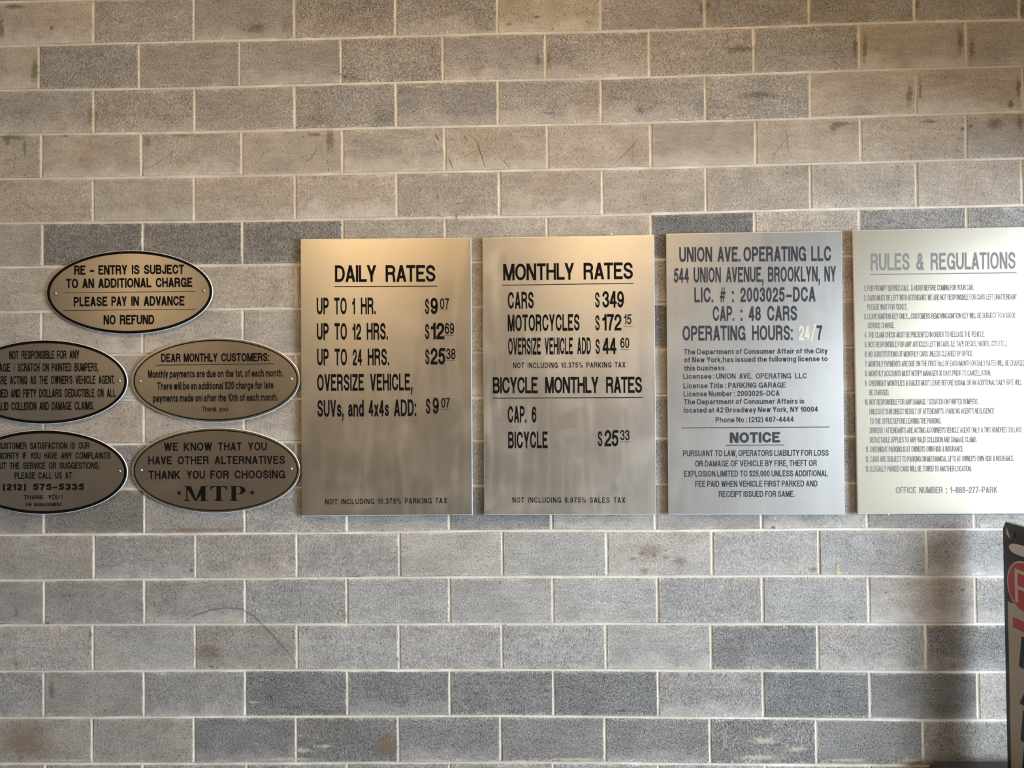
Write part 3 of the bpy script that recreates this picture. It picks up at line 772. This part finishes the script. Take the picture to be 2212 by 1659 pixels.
# --- rules sign
P = sheet_sign('rules_sign', [(1843.2, 497.6), (2231, 489.4), (2241, 1109.4), (1854, 1110.8)], M_ALU_D, .030, 'glaring whitish metal rules and regulations sign at the right end of the row')
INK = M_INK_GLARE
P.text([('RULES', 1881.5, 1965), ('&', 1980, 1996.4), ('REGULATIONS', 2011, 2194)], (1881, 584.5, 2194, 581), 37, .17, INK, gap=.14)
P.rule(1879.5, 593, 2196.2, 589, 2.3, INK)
Q = lambda v: 1840 + v / 5.946
rules = [
 ([('1.', 160, 185), ('FOR PROMPT SERVICE CALL', 202, 737), ('1', 760, 769, 6.0, -7.5), ('/', 760, 786), ('2', 774, 790, 6.0, .5), ('HOUR BEFORE COMING FOR YOUR CAR.', 808, 1567)], 629, 626.8),
 ([('2.', 158, 187), ('CARS MUST BE LEFT WITH ATTENDANT. WE ARE NOT RESPONSIBLE FOR CARS LEFT UNATTENDANT.', 203, 2130)], 649.8, 647),
 ([('PLEASE WAIT FOR TICKET.', 203, 712)], 669.7, 668.8),
 ([('3.', 160, 190), ('LEAVE IGNITION KEY ONLY.... CUSTOMERS REMOVING IGNITION KEY WILL BE SUBJECT TO A $50.00', 205, 2102)], 689.9, 687),
 ([('SERVICE CHARGE.', 208, 550)], 709.3, 708.8),
 ([('4.', 167, 193), ('THE CLAIM CHECK MUST BE PRESENTED IN ORDER TO RELEASE THE VEHICLE.', 215, 1707)], 729.7, 727.7),
 ([('5.', 167, 197), ("NOT RESPONSIBLE FOR ANY ARTICLES LEFT IN CARS. (I.E. TAPE DECKS, RADIOS, CD'S ETC.).", 213, 1997)], 750.4, 747.9),
 ([('6.', 170, 203), ('NO SUBSTITUTIONS OF MONTHLY CARS UNLESS CLEARED BY OFFICE.', 217, 1558)], 771.4, 769.7),
 ([('7.', 173, 200), ('MONTHLY PAYMENTS ARE DUE ON THE FIRST (1st.) OF EACH MONTH OR DAILY RATES WILL BE CHARGED', 215, 2228)], 792.4, 790),
 ([('8.', 172, 203), ('MONTHLY ACCOUNTS MUST NOTIFY MANAGER 30 DAYS PRIOR TO CANCELLATION.', 220, 1787)], 813.1, 811.8),
 ([('9', 173, 190), ('OVERNIGHT MONTHLIES & DAILIES MUST LEAVE BEFORE 8:00AM. OR AN ADDITIONAL DAILY RATE WILL', 220, 2187)], 834.1, 832),
 ([('BE CHARGED.', 227, 480)], 854.2, 853.9),
 ([('10.', 170, 210), ('NOT RESPONSIBLE FOR ANY DAMAGE / SCRATCH ON PAINTED BUMPERS,', 228, 1627)], 874.8, 873.5),
 ([("UNLESS IT IS IN DIRECT RESULT OF ATTENDANT'S / PARK NG AGENT'S NEGLIGENCE", 230, 1832)], 895.4, 893.7),
 ([('TO THE OFFICE BEFORE LEAVING THE PARKING.', 233, 1147)], 916, 915.2),
 ([("DRIVERS / ATTENDANTS ARE ACTING AS OWNER'S VEHICLE AGENT ONLY. A TWO HUNDRED DOLLARS", 232, 2187)], 935.9, 934.5),
 ([('DEDUCTABLE APPLIES TO ANY VALID COLLISION AND DAMAGE CLAIMS.', 233, 1610)], 956.4, 955.6),
 ([('11.', 180, 217), ("OVERNIGHT PARKING IS AT OWNER'S OWN RISK & INSURANCE.", 237, 1438)], 976.9, 975.7),
 ([('12.', 180, 220), ("CARS ARE SUBJECT TO PARKING ON MECHANICAL LIFTS AT OWNER'S OWN RISK & INSURANCE.", 243, 2088)], 998, 996.4),
 ([('13.', 180, 220), ('ILLEGALLY PARKED CARS WILL BE TOWED TO ANOTHER LOCATION.', 240, 1537)], 1019.1, 1018.3)]
for its, y0, y1 in rules:
    its = [(s[0], Q(s[1]), Q(s[2]), *s[3:]) for s in its]
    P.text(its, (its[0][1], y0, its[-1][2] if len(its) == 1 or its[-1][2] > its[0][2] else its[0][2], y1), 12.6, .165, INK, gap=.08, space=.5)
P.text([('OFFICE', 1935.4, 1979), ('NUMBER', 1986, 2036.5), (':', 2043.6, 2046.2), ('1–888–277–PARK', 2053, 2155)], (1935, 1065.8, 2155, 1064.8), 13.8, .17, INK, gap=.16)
clip(P, 1920, 1112)


# ------------------------------------------------------------------ oval plaques
def oval(name, cx, cy, rx, ry, label, border, tilt=-.006, depth=.016):
    """border: (inset px, width px) of the black line around the plate"""
    root = empty(name)
    tag(root, label, 'plaque', 'oval metal plaques left of the rate signs')
    P = Panel(root, depth)
    N = 96

    def ring(k, lift, d=0.0):
        out = []
        for i in range(N):
            a = 2 * math.pi * i / N
            x, y = (rx - k) * math.cos(a), (ry - k) * math.sin(a)
            p = wall_pt(cx + x, cy - y + x * tilt, depth)
            out.append(Vector((p.x, -depth - lift + d, p.z)))
        return out
    e = 1.1
    front = ring(e, 0); edge = ring(0, -.0012); back = ring(0, -.004); rim = ring(.2, -.0041); wallside = ring(9, -.016)
    o = mesh_obj('plate', front, [tuple(range(N))], M_STEEL, root, uvs=[(p.x, p.z) for p in front]); orient(o)
    V = front + edge + back + wallside; F = []
    for k in range(3):
        for i in range(N):
            n = (i + 1) % N
            F.append((k * N + i, k * N + n, (k + 1) * N + n, (k + 1) * N + i))
    mesh_obj('plate_edge', V, F, M_EDGE, root)
    a = ring(border[0], .0005); b = ring(border[0] + border[1], .0005)
    o = mesh_obj('border_line', a + b, [(i, (i + 1) % N, N + (i + 1) % N, N + i) for i in range(N)], M_BLACK_PAINT, root); orient(o)
    return P


OV = 'oval steel plaque '
P = oval('oval_plaque', 280, 631.4, 179.8, 90.6, 'topmost ' + OV + 'with thick black rim, about re-entry charges', (1.2, 6.0), -.008)
P.text([('RE', 160.2, 184.6), ('–', 194.3, 203.6), ('ENTRY', 212.6, 274.8), ('IS', 284.8, 301.2), ('SUBJECT', 311, 397.4)], (160, 593.7, 397, 591.8), 20.3, .20, gap=.09)
P.text([('TO', 142.8, 168.7), ('AN', 177.7, 203), ('ADDITIONAL', 212, 326.9), ('CHARGE', 336.5, 415.5)], (143, 622.8, 415, 619.9), 20.5, .20, gap=.09)
P.rule(136.5, 632.5, 421.8, 629.5, 1.2)
P.text([('PLEASE', 159.3, 232), ('PAY', 240.6, 273.9), ('IN', 283.5, 300.3), ('ADVANCE', 310.3, 398.3)], (159, 662, 398, 659.8), 20.6, .20, gap=.09)
P.rule(136.5, 670.9, 421.8, 668, 1.2)
P.text([('NO', 223.8, 249.7), ('REFUND', 259, 333.2)], (223, 701.2, 333, 700.3), 20.5, .20, gap=.09)
for q in ((119.4, 633.6), (439.8, 628.2)): screw(P.root, P.p(*q))

P = oval('oval_plaque', 95.6, 825.3, 180, 91, OV + 'cut by the left edge, about scratched bumpers', (1.2, 6.0))
for its, y0, y1 in [([('NOT', 20, 40), ('RESPONSIBLE', 46.6, 117), ('FOR', 123, 143.4), ('ANY', 150, 171)], 776, 775),
        ([('DAMAGE', -30, 22), ('/', 28.5, 31.8), ('SCRATCH', 38, 85.4), ('ON', 92, 105.5), ('PAINTED', 111.7, 154), ('BUMPERS,', 161, 212.2)], 803.2, 801.9),
        ([('ARE', -6, 15), ('ACTING', 21.4, 58.2), ('AS', 65.3, 78), ('THE', 85, 103.4), ("OWNER'S", 110, 156.4), ('VEHICLE', 163, 206), ('AGENT.', 213, 248)], 830.5, 829.2),
        ([('HUNDRED', -37, 17), ('AND', 23.4, 43.8), ('FIFTY', 50, 78.4), ('DOLLARS', 84.8, 133.4), ('DEDUCTIBLE', 140, 204), ('ON', 210.6, 224), ('ALL', 230.9, 249.7)], 859, 857.7),
        ([('VALID', -13, 18), ('COLLISION', 24.3, 78.4), ('AND', 85, 105.4), ('DAMAGE', 111.7, 154.4), ('CLAIMS.', 161.4, 202.8)], 886.8, 885.3)]:
    P.text(its, (its[0][1], y0, its[-1][2], y1), 18.1, .18, gap=.12)
screw(P.root, P.p(257.5, 823))

P = oval('oval_plaque', 95, 1020, 180.6, 91.3, OV + 'cut by the left edge, about complaints with a phone number', (1.2, 6.4), -.002)
for its, y, cap, t, g in [([('CUSTOMER', -5, 57.4), ('SATISFACTION', 64.7, 145.2), ('IS', 152.4, 161.9), ('OUR', 169.5, 193.4)], 969.8, 14.2, .175, .13),
        ([('PRIORITY', -14, 41), ('IF', 49, 57.6), ('YOU', 65.7, 87.4), ('HAVE', 94.9, 123.8), ('ANY', 131.7, 155), ('COMPLAINTS', 163, 238.5)], 991.3, 14.2, .175, .13),
        ([('ABOUT', -25, 13.5), ('THE', 21, 42), ('SERVICE', 49.7, 98), ('OR', 105.4, 121), ('SUGGESTIONS,', 128.8, 214.8)], 1012.9, 14.2, .175, .13),
        ([('PLEASE', 31.5, 75.6), ('CALL', 82.8, 112), ('US', 119, 133.8), ('AT', 141, 155)], 1034.3, 14.2, .175, .13),
        ([('(212)', 6, 56.2), ('575–5335', 71, 181.3)], 1058.9, 14.2, .23, .22),
        ([('THANK', 51, 94), ('YOU', 103.8, 128), ('!', 133.2, 135.2)], 1078.6, 9.7, .14, .16),
        ([('THE', 54, 68.5), ('MANAGEMENT', 74, 133.8)], 1093.6, 7.6, .16, .16)]:
    P.text(its, (its[0][1], y + .3, its[-1][2], y - .3), cap, t, gap=g)
screw(P.root, P.p(258, 1018.3))

P = oval('oval_plaque', 466, 821.4, 182, 91.7, OV + 'with thin black line, addressed to monthly customers', (4.6, 2.6), -.008)
P.text([('DEAR', 347.9, 390), ('MONTHLY', 396.8, 469.8), ('CUSTOMERS:', 477.6, 581.5)], (348, 782.2, 581, 780.5), 18.2, .20, gap=.08)
P.rule(337.9, 789, 591.8, 785.8, 1.5)
for s, x0, x1, y0, y1 in [('Monthly payments are due on the 1st. of each month.', 319.9, 610.7, 816.5, 813.6), ('There will be an additional $20 charge for late', 339.6, 590.6, 842.5, 839.9),
        ('payments made on/after the 10th of each month.', 330.3, 600, 868.6, 866)]:
    P.text([(s, x0, x1)], (x0, y0, x1, y1), 16.7, .18, gap=.13, space=.55)
P.text([('Thank', 436.3, 468), ('you', 474, 492.5)], (436, 888.9, 492, 888.6), 10.7, .15, gap=.18)
for q in ((302.3, 823.5), (629.3, 818.8)): screw(P.root, P.p(*q))

P = oval('oval_plaque', 466.5, 1016.2, 181.8, 92.2, OV + 'with thin black line, thanking customers above large serif initials', (4.6, 2.4), -.005)
P.text([('WE', 354.2, 384.8), ('KNOW', 396.8, 458), ('THAT', 471, 522.2), ('YOU', 535.6, 576.3)], (354, 973.9, 576, 972.9), 17.6, .18, gap=.15)
P.text([('HAVE', 320.4, 371.4), ('OTHER', 384, 451), ('ALTERNATIVES', 463.5, 615.5)], (320, 1003.5, 615, 1002.1), 17.6, .18, gap=.15)
P.text([('THANK', 321.2, 389.6), ('YOU', 403.3, 442.7), ('FOR', 454.4, 494.2), ('CHOOSING', 506.8, 615.5)], (321, 1034.7, 615, 1033.2), 17.6, .18, gap=.15)


def flat(P, polys, name='lettering'):
    v, f = [], []
    for pl in polys:
        b = len(v)
        v += [P.p(x, y, .0006 + .00004 * len(f)) for x, y in pl]
        f.append(tuple(range(b, b + len(pl))))
    o = mesh_obj(name, v, f, M_INK, P.root); orient(o)
    return o


def R4(x0, y0, x1, y1): return [(x0, y0), (x1, y0), (x1, y1), (x0, y1)]


bt, tp = 1082.0, 1050.0                      # serif initials drawn by hand: slab stems, hairline serifs
M = [R4(397.3, tp, 409, tp + 1.2), R4(437.5, tp, 449.2, tp + 1.2), R4(397.3, bt - 1.2, 411, bt), R4(429.5, bt - 1.2, 449.2, bt),
     R4(402.4, tp + 1, 404.8, bt), R4(434.2, tp + 1, 443.8, bt), [(400.5, tp), (412.5, tp), (424.6, bt), (420.6, bt)], [(434.2, tp), (443.0, tp), (443, tp + 6), (424.6, bt), (421.6, bt)],
     [(402.4, bt - 4), (404.8, bt - 4), (407.5, bt), (399.7, bt)]]
T = [R4(454.8, tp, 489.6, tp + 1.6), R4(467.4, tp, 477, bt), R4(461.6, bt - 1.2, 482.8, bt), [(454.6, tp), (467.4, tp), (467.4, tp + 1.6), (460.5, tp + 2.5), (457, tp + 5), (455.8, tp + 8.5), (454.2, tp + 8.5)],
     [(489.8, tp), (477, tp), (477, tp + 1.6), (484, tp + 2.5), (487.4, tp + 5), (488.6, tp + 8.5), (490.2, tp + 8.5)], [(466, bt - 1.2), (467.4, bt - 4), (477, bt - 4), (478.4, bt - 1.2)]]
Pp = [R4(495.3, tp, 503, tp + 1.2), R4(500, tp, 509.8, bt), R4(495.3, bt - 1.2, 515.4, bt), R4(505, tp, 516, tp + 1.3), R4(505, tp + 16.6, 516, tp + 17.9)]
for i in range(14):
    a0, a1 = math.pi / 2 - math.pi * i / 14, math.pi / 2 - math.pi * (i + 1) / 14
    oo = lambda a: (515.5 + 14.3 * math.cos(a), tp + 8.95 - 8.95 * math.sin(a))
    ii = lambda a: (514.5 + 5.6 * math.cos(a), tp + 8.95 - 7.7 * math.sin(a))
    Pp.append([oo(a0), oo(a1), ii(a1), ii(a0)])
for pl in (M, T, Pp): flat(P, pl, 'serif_initial')
for sx, sy in ((386.9, 1065), (544.7, 1064.4)):
    pts = [(sx + (6.7 if k % 2 == 0 else 2.6) * math.sin(math.pi * k / 5), sy - (6.7 if k % 2 == 0 else 2.6) * math.cos(math.pi * k / 5)) for k in range(10)]
    flat(P, [pts[(2 * k - 1) % 10:(2 * k - 1) % 10 + 1] + [pts[2 * k]] + [pts[(2 * k + 1) % 10]] + [(sx, sy)] for k in range(5)], 'star')
for q in ((305, 1016), (628.6, 1012.7)): screw(P.root, P.p(*q))


# ------------------------------------------------------------------ floor-standing parking sign at the right edge, seen nearly edge on
def parking_stand():
    root = empty('parking_stand')
    tag(root, 'black floor-standing parking sign with red circle at the right edge', 'sign')
    X, th = wall_pt(2171.5, 1400, .105).x, .022                                    # its face looks along -x, away from the entrance
    ya, yb = -.105, -.325                                  # far edge near the wall, near edge towards the room
    zt, zb = 1.120, .20
    frame_m = plain('black_plastic', (0.022, 0.023, 0.028), .38, 0, .5)
    white_m = plain('sign_cream', (0.36, 0.34, 0.31), .45)
    red_m = plain('sign_red', (0.36, 0.045, 0.055), .4)
    pale_m = plain('sign_grey_white', (0.42, 0.41, 0.40), .45)
    navy_m = plain('sign_navy', (0.020, 0.024, 0.036), .4)

    def plate(name, outline, x0, x1, mat, par=root):
        """outline in (y, z), extruded between x0 (face) and x1"""
        n = len(outline)
        v = [(x0, y, z) for y, z in outline] + [(x1, y, z) for y, z in outline]
        f = [tuple(range(n)), tuple(range(2 * n - 1, n - 1, -1))] + [((i + 1) % n, i, n + i, n + (i + 1) % n) for i in range(n)]
        o = mesh_obj(name, v, f, mat, par)
        import bmesh
        bm = bmesh.new(); bm.from_mesh(o.data); bmesh.ops.recalc_face_normals(bm, faces=bm.faces); bm.to_mesh(o.data); bm.free()
        return o
    c = .016
    board = plate('board', [(ya, zb), (ya, zt - c * 1.6), (ya - c, zt), (yb + c, zt), (yb, zt - c * 1.6), (yb, zb)], X, X + th, frame_m)
    # printed panels, proud of the board
    pl = lambda name, y0, z0, y1, z1, mat, k: plate(name, [(y0, z0), (y1, z0), (y1, z1), (y0, z1)], X - .0012 * k, X, mat)
    pl('printed_panel', ya - .022, zb + .02, yb + .022, .835, white_m, 1)
    cy, cz, R = (ya + yb) / 2, .908, .084
    circ = lambda r, n=40: [(cy + r * math.cos(2 * math.pi * i / n), cz + r * math.sin(2 * math.pi * i / n)) for i in range(n)]
    plate('circle_rim', circ(R + .006), X - .0010, X, pale_m)
    plate('red_circle', circ(R), X - .0016, X, red_m)
    # the letter in the circle
    v, f = [], []
    pls, w = layout('P', .15, .1, .3)

    def put(pls, w, y0, width, z0, h, lift, name, mat, slant=0.0):
        v, f = [], []
        for p in pls:
            b = len(v)
            for gx, gy, k in p: v.append((X - lift - k * .00006, y0 - gx / w * width - slant * gy * h, z0 + gy * h))
            f.append(tuple(range(b, b + len(p))))
        return mesh_obj(name, v, f, mat, root)
    put(pls, w, cy + .045, .095, cz - .062, .118, .0022, 'circle_letter', pale_m)
    pl('red_bar', ya - .050, .752, yb + .05, .787, red_m, 2)
    zz = .622
    for ch in 'PARK':
        pls, w = layout(ch, .19, .1, .3)
        put(pls, w, ya - .078, .12, zz - .0, .112, .0022, 'lettering', navy_m, .16)
        zz -= .129
    # carrying slot with a pale wall showing through it, and the bolt above it
    slot = [(cy + .075 * math.copysign(abs(math.cos(a)) ** .6, math.cos(a)), 1.034 + .019 * math.sin(a)) for a in [2 * math.pi * i / 28 for i in range(28)]]
    plate('carrying_slot', slot, X - .0016, X, plain('slot_pale', (.5, .5, .52), .5))
    hole = [(ya - .058 + .010 * math.cos(2 * math.pi * i / 16), 1.083 + .010 * math.sin(2 * math.pi * i / 16)) for i in range(16)]
    plate('bolt', hole, X - .003, X, navy_m)
    plate('chipped_patch', [(ya - .022, 1.102), (ya - .046, 1.062), (ya - .020, 1.078)], X - .0008, X, pale_m)
    # heavy foot
    x0, x1, y0, y1, zf = X - .268, X + .268, ya + .04, yb - .02, .229
    b = .018
    prof = [(x0, 0), (x0, zf - b * 1.6), (x0 + b, zf - b * .4), (x0 + 2.2 * b, zf), (x1 - 2.2 * b, zf), (x1 - b, zf - b * .4), (x1, zf - b * 1.6), (x1, 0)]
    n = len(prof)
    v = [(x, y0, z) for x, z in prof] + [(x, y1, z) for x, z in prof]
    mesh_obj('foot', v, [tuple(range(n)), tuple(range(2 * n - 1, n - 1, -1))] + [(i, n + i, n + (i + 1) % n, (i + 1) % n) for i in range(n)], frame_m, root)


parking_stand()


# ------------------------------------------------------------------ scratches and stains on the blocks
def mark_material(name, col, dens, scale=60):
    """a thin deposit: ragged, denser towards its middle (u runs from 0 at the middle to 1 at the rim)"""
    t = NT(name)
    co = t.n('TexCoord')
    u = t.n('SeparateXYZ', i={0: co.outputs['UV']}).outputs[0]
    nz = t.noise(co.outputs['Object'], scale, 3.0, 0.7)
    a = t.math('SUBTRACT', t.math('ADD', t.math('SUBTRACT', 1.0, u), t.math('MULTIPLY', t.math('SUBTRACT', nz, 0.5), 1.5)), 0.12)
    a = t.math('MULTIPLY', t.smooth(a, 0.0, 0.75), dens)
    t.set(Base_Color=(*col, 1), Roughness=0.9, Alpha=a)
    return t.m


M_SCRATCH = mark_material('scratch_dark', (.10, .08, .06), .75, 260)
M_DAMP = mark_material('stain_damp', (.16, .135, .092), .58, 70)
M_RUST = mark_material('stain_rust', (.20, .14, .09), .42, 60)
M_SOOT = mark_material('stain_soot', (.06, .06, .06), .7, 150)
M_LIME = mark_material('stain_lime', (.50, .455, .37), .55, 110)
M_OCHRE = mark_material('stain_ochre', (.50, .40, .18), .70, 160)
M_FAINT = mark_material('scratch_faint', (.10, .10, .10), .45, 120)
LIFT = [.0016]


def scratch(pts, w, mat=M_SCRATCH):
    LIFT[0] += .00002
    v, f, uv = [], [], []
    P3 = [wall_pt(x, y, LIFT[0]) for x, y in pts]
    n = len(P3)
    for i, p in enumerate(P3):
        d = (P3[min(i + 1, n - 1)] - P3[max(i - 1, 0)]).normalized()
        nn = Vector((-d.z, 0, d.x))
        ww = w * .0018 / 2 * (.35 if i in (0, n - 1) else 1)
        v += [p + nn * ww, p, p - nn * ww]; uv += [(1, 0), (0, 0), (1, 0)]
    for i in range(n - 1):
        a = i * 3
        f += [(a, a + 3, a + 4, a + 1), (a + 1, a + 4, a + 5, a + 2)]
    o = mesh_obj('scratch', v, f, mat, wall, uvs=uv); orient(o)


def stain(cx, cy, rx, ry, mat=M_DAMP, taper=0.0):
    """irregular blot; taper > 0 narrows it downwards like a run of water"""
    LIFT[0] += .00002
    N = 20
    v, uv = [wall_pt(cx, cy, LIFT[0])], [(0, 0)]
    for i in range(N):
        a = 2 * math.pi * i / N
        k = random.uniform(.78, 1.15)
        y = math.sin(a)
        v.append(wall_pt(cx + rx * k * math.cos(a) * (1 + taper * y), cy - ry * k * y, LIFT[0])); uv.append((1, 0))
    o = mesh_obj('stain', v, [(0, 1 + i, 1 + (i + 1) % N) for i in range(N)], mat, wall, uvs=uv); orient(o)


for pts, w in [([(310, 365), (330, 358), (350, 346), (374, 327)], 1.6), ([(374, 316), (371, 335), (367, 350), (361, 368)], 1.6), ([(655, 356), (672, 341), (682, 326), (691, 311)], 2), ([(690, 311), (695, 328), (700, 346)], 1.4),
        ([(988, 343), (1010, 336), (1032, 322)], 1.7), ([(1030, 298), (1034, 318), (1042, 340), (1048, 363)], 3.2), ([(1038, 300), (1034, 325), (1028, 357)], 1.4), ([(970, 342), (974, 352), (978, 364)], 4), ([(1078, 338), (1090, 350), (1101, 364)], 2), ([(1002, 290), (1006, 298), (1011, 306)], 4), ([(940, 289), (944, 296), (948, 304)], 6), ([(936, 300), (939, 308), (941, 316)], 3),
        ([(1319, 361), (1345, 337), (1368, 314), (1381, 299)], 1.8), ([(1366, 288), (1368, 312), (1367, 334), (1364, 357)], 1.5), ([(1664, 348), (1682, 322), (1700, 298), (1713, 287)], 1.6), ([(1697, 272), (1700, 295), (1702, 318), (1704, 334)], 1.6), ([(2033, 316), (2046, 301), (2062, 288)], 1.2), ([(0, 358), (14, 350), (28, 338)], 1.6), ([(28, 310), (33, 340), (30, 368)], 1.6),
        ([(958, 400), (961, 406)], 4), ([(943, 418), (946, 426), (945, 434)], 3), ([(1003, 1170), (1004, 1182)], 1.5), ([(40, 432), (62, 446), (88, 460)], 2), ([(1840, 248), (1862, 246), (1890, 244)], 2)]:
    scratch(pts, w)
scratch([(400, 1340), (420, 1330), (450, 1319), (485, 1313), (520, 1315), (548, 1330), (580, 1362), (612, 1398), (640, 1434)], 7, M_FAINT)
for pts, w in [([(1330, 1539), (1350, 1538.5), (1368, 1538)], 2.5), ([(1225, 1518), (1227, 1530)], 4), ([(2130, 150), (2142, 148)], 3), ([(2132, 157), (2148, 146)], 2), ([(1940, 68), (1955, 67)], 3), ([(294, 1202), (302, 1204)], 3), ([(1092, 15), (1125, 16), (1150, 14)], 2), ([(1100, 42), (1150, 41)], 2), ([(118, 235), (138, 224)], 2)]:
    scratch(pts, w, M_LIME)
for a in [(28, 296, 46, 12), (54, 322, 5, 34, M_DAMP, .4), (16, 306, 10, 16, M_DAMP, .4), (30, 14, 36, 9), (3, 62, 10, 36), (76, 150, 12, 44, M_DAMP, -.35), (1163, 128, 9, 24, M_DAMP, -.3), (1187, 130, 7, 30), (1848, 100, 8, 44), (1868, 104, 8, 48), (2074, 86, 12, 44, M_DAMP, .2), (2100, 108, 10, 36),
          (1965, 205, 11, 40, M_DAMP, -.4), (1988, 195, 6, 36), (2200, 190, 8, 40), (2184, 225, 10, 16), (2010, 262, 30, 7), (1815, 268, 40, 9), (1800, 275, 14, 12), (2150, 268, 30, 22), (2203, 265, 10, 26), (1515, 20, 8, 30), (1530, 12, 10, 18), (1982, 10, 8, 18), (2208, 20, 8, 26),
          (1757, 1229, 14, 8), (680, 290, 24, 6), (712, 300, 14, 40), (140, 294, 22, 4), (450, 1408, 45, 34, M_RUST), (196, 250, 10, 34, M_RUST), (208, 256, 6, 30, M_RUST), (318, 308, 13, 26, M_RUST, .5), (390, 292, 60, 6, M_RUST), (832, 1606, 34, 46, M_RUST, -.45), (838, 1612, 26, 36, M_RUST, -.4), (1370, 1208, 12, 6, M_RUST), (1388, 1196, 14, 6, M_RUST), (1415, 1200, 10, 8, M_RUST), (1440, 1204, 12, 7, M_RUST), (1392, 1232, 14, 8, M_RUST), (1378, 1252, 7, 6, M_RUST), (1470, 1212, 18, 16, M_RUST), (745, 1330, 8, 16, M_RUST), (420, 1145, 160, 9, M_RUST), (36, 1325, 7, 16), (36, 1435, 6, 14), (112, 1490, 9, 36), (196, 1370, 6, 16), (505, 1343, 16, 4, M_OCHRE), (1810, 1226, 5, 16, M_OCHRE), (1808, 1234, 4, 10, M_OCHRE), (1410, 1190, 40, 20, M_RUST), (50, 1600, 80, 60, M_RUST), (1100, 52, 12, 6, M_RUST)]:
    stain(*a)
for a in [(265, 56, 18, 9), (250, 50, 8, 6), (168, 1300, 5, 3), (346, 1332, 6, 3), (332, 1622, 5, 8), (545, 1256, 8, 6), (1018, 1268, 4, 3), (470, 672, 26, 5), (20, 676, 40, 5), (562, 690, 5, 18), (910, 188, 28, 6), (1150, 244, 8, 4), (1440, 312, 4, 4), (650, 1620, 40, 8), (700, 1612, 34, 6), (548, 1517, 20, 5), (620, 1640, 110, 7), (1250, 1640, 120, 7), (1640, 1636, 90, 10), (1650, 1600, 46, 16), (1830, 1642, 70, 8), (1970, 1642, 50, 10), (1720, 1618, 30, 12), (930, 1642, 80, 5), (1120, 1645, 60, 5), (160, 1642, 120, 5)]:
    stain(*a, mat=M_LIME) if len(a) == 4 else stain(*a)
for a in [(860, 1424, 3, 12), (1345, 1536, 12, 4), (456, 1440, 10, 3), (228, 1535, 5, 3), (103, 1346, 6, 4), (414, 1232, 5, 7), (2098, 272, 6, 6), (2080, 278, 5, 7), (1395, 1238, 3, 3), (1380, 62, 4, 3), (1160, 36, 10, 4, M_SOOT), (1195, 63, 4, 4), (735, 160, 5, 4), (745, 165, 6, 4), (986, 468, 5, 9), (1915, 1280, 4, 3), (1838, 1335, 6, 3), (1840, 1324, 8, 2), (2055, 1278, 5, 4), (2080, 1275, 5, 5), (1672, 1140, 7, 6), (112, 60, 6, 6), (1092, 1350, 4, 3), (1384, 238, 9, 10, M_FAINT), (640, 275, 4, 4), (560, 60, 30, 20, M_FAINT), (1186, 244, 30, 3, M_FAINT), (1600, 105, 60, 12, M_FAINT), (1640, 205, 60, 14, M_FAINT)]:
    stain(*(a if len(a) > 4 else (*a, M_SOOT)))


# ------------------------------------------------------------------ warm ceiling lamps (above the picture)
def ceiling_lamp(x, y, label, power, aim, col=(1.0, .64, .27)):
    root = empty('ceiling_lamp')
    tag(root, label, 'lamp', 'ceiling lamps above the photographer')
    L, W, z = .60, .10, 3.50
    v = [(x - L, y - W, z), (x + L, y - W, z), (x + L, y + W, z), (x - L, y + W, z), (x - L - .02, y - W - .02, 3.55), (x + L + .02, y - W - .02, 3.55), (x + L + .02, y + W + .02, 3.55), (x - L - .02, y + W + .02, 3.55)]
    mesh_obj('housing', v, [(0, 3, 2, 1), (4, 5, 6, 7), (0, 1, 5, 4), (1, 2, 6, 5), (2, 3, 7, 6), (3, 0, 4, 7)], plain('lamp_housing', (.7, .7, .68), .4), root)
    t = NT('lamp_tube_glow')
    t.set(Base_Color=(1, .85, .6, 1)); t.b.inputs['Emission Color'].default_value = (1, .72, .38, 1); t.b.inputs['Emission Strength'].default_value = 4
    tv, tf = [], []
    for i in range(2):
        for k in range(10):
            a = 2 * math.pi * k / 10
            tv.append((x + (-L + .04 if i == 0 else L - .04), y + .018 * math.cos(a), z - .03 + .018 * math.sin(a)))
    for k in range(10): tf.append((k, (k + 1) % 10, 10 + (k + 1) % 10, 10 + k))
    mesh_obj('tube', tv, tf, t.m, root)
    o = area('ceiling_lamp_light', (x, y, z - .06), aim, 2 * L, .25, power, col)
    o.parent = root
    return root


for x, where in ((-1.0, 'left'), (0.7, 'right')):
    ceiling_lamp(x, -2.0, 'warm tube lamp on the ceiling, just %s of the camera' % where, 32, (x, -1.1, 2.2))
for x, where in ((-5.0, 'leftmost'), (-2.3, 'middle'), (0.75, 'rightmost')):
    ceiling_lamp(x, -7.0, '%s warm tube lamp by the far wall behind the camera' % where, 25, (x * .4, 0.0, 1.6), (1.0, .74, .44))
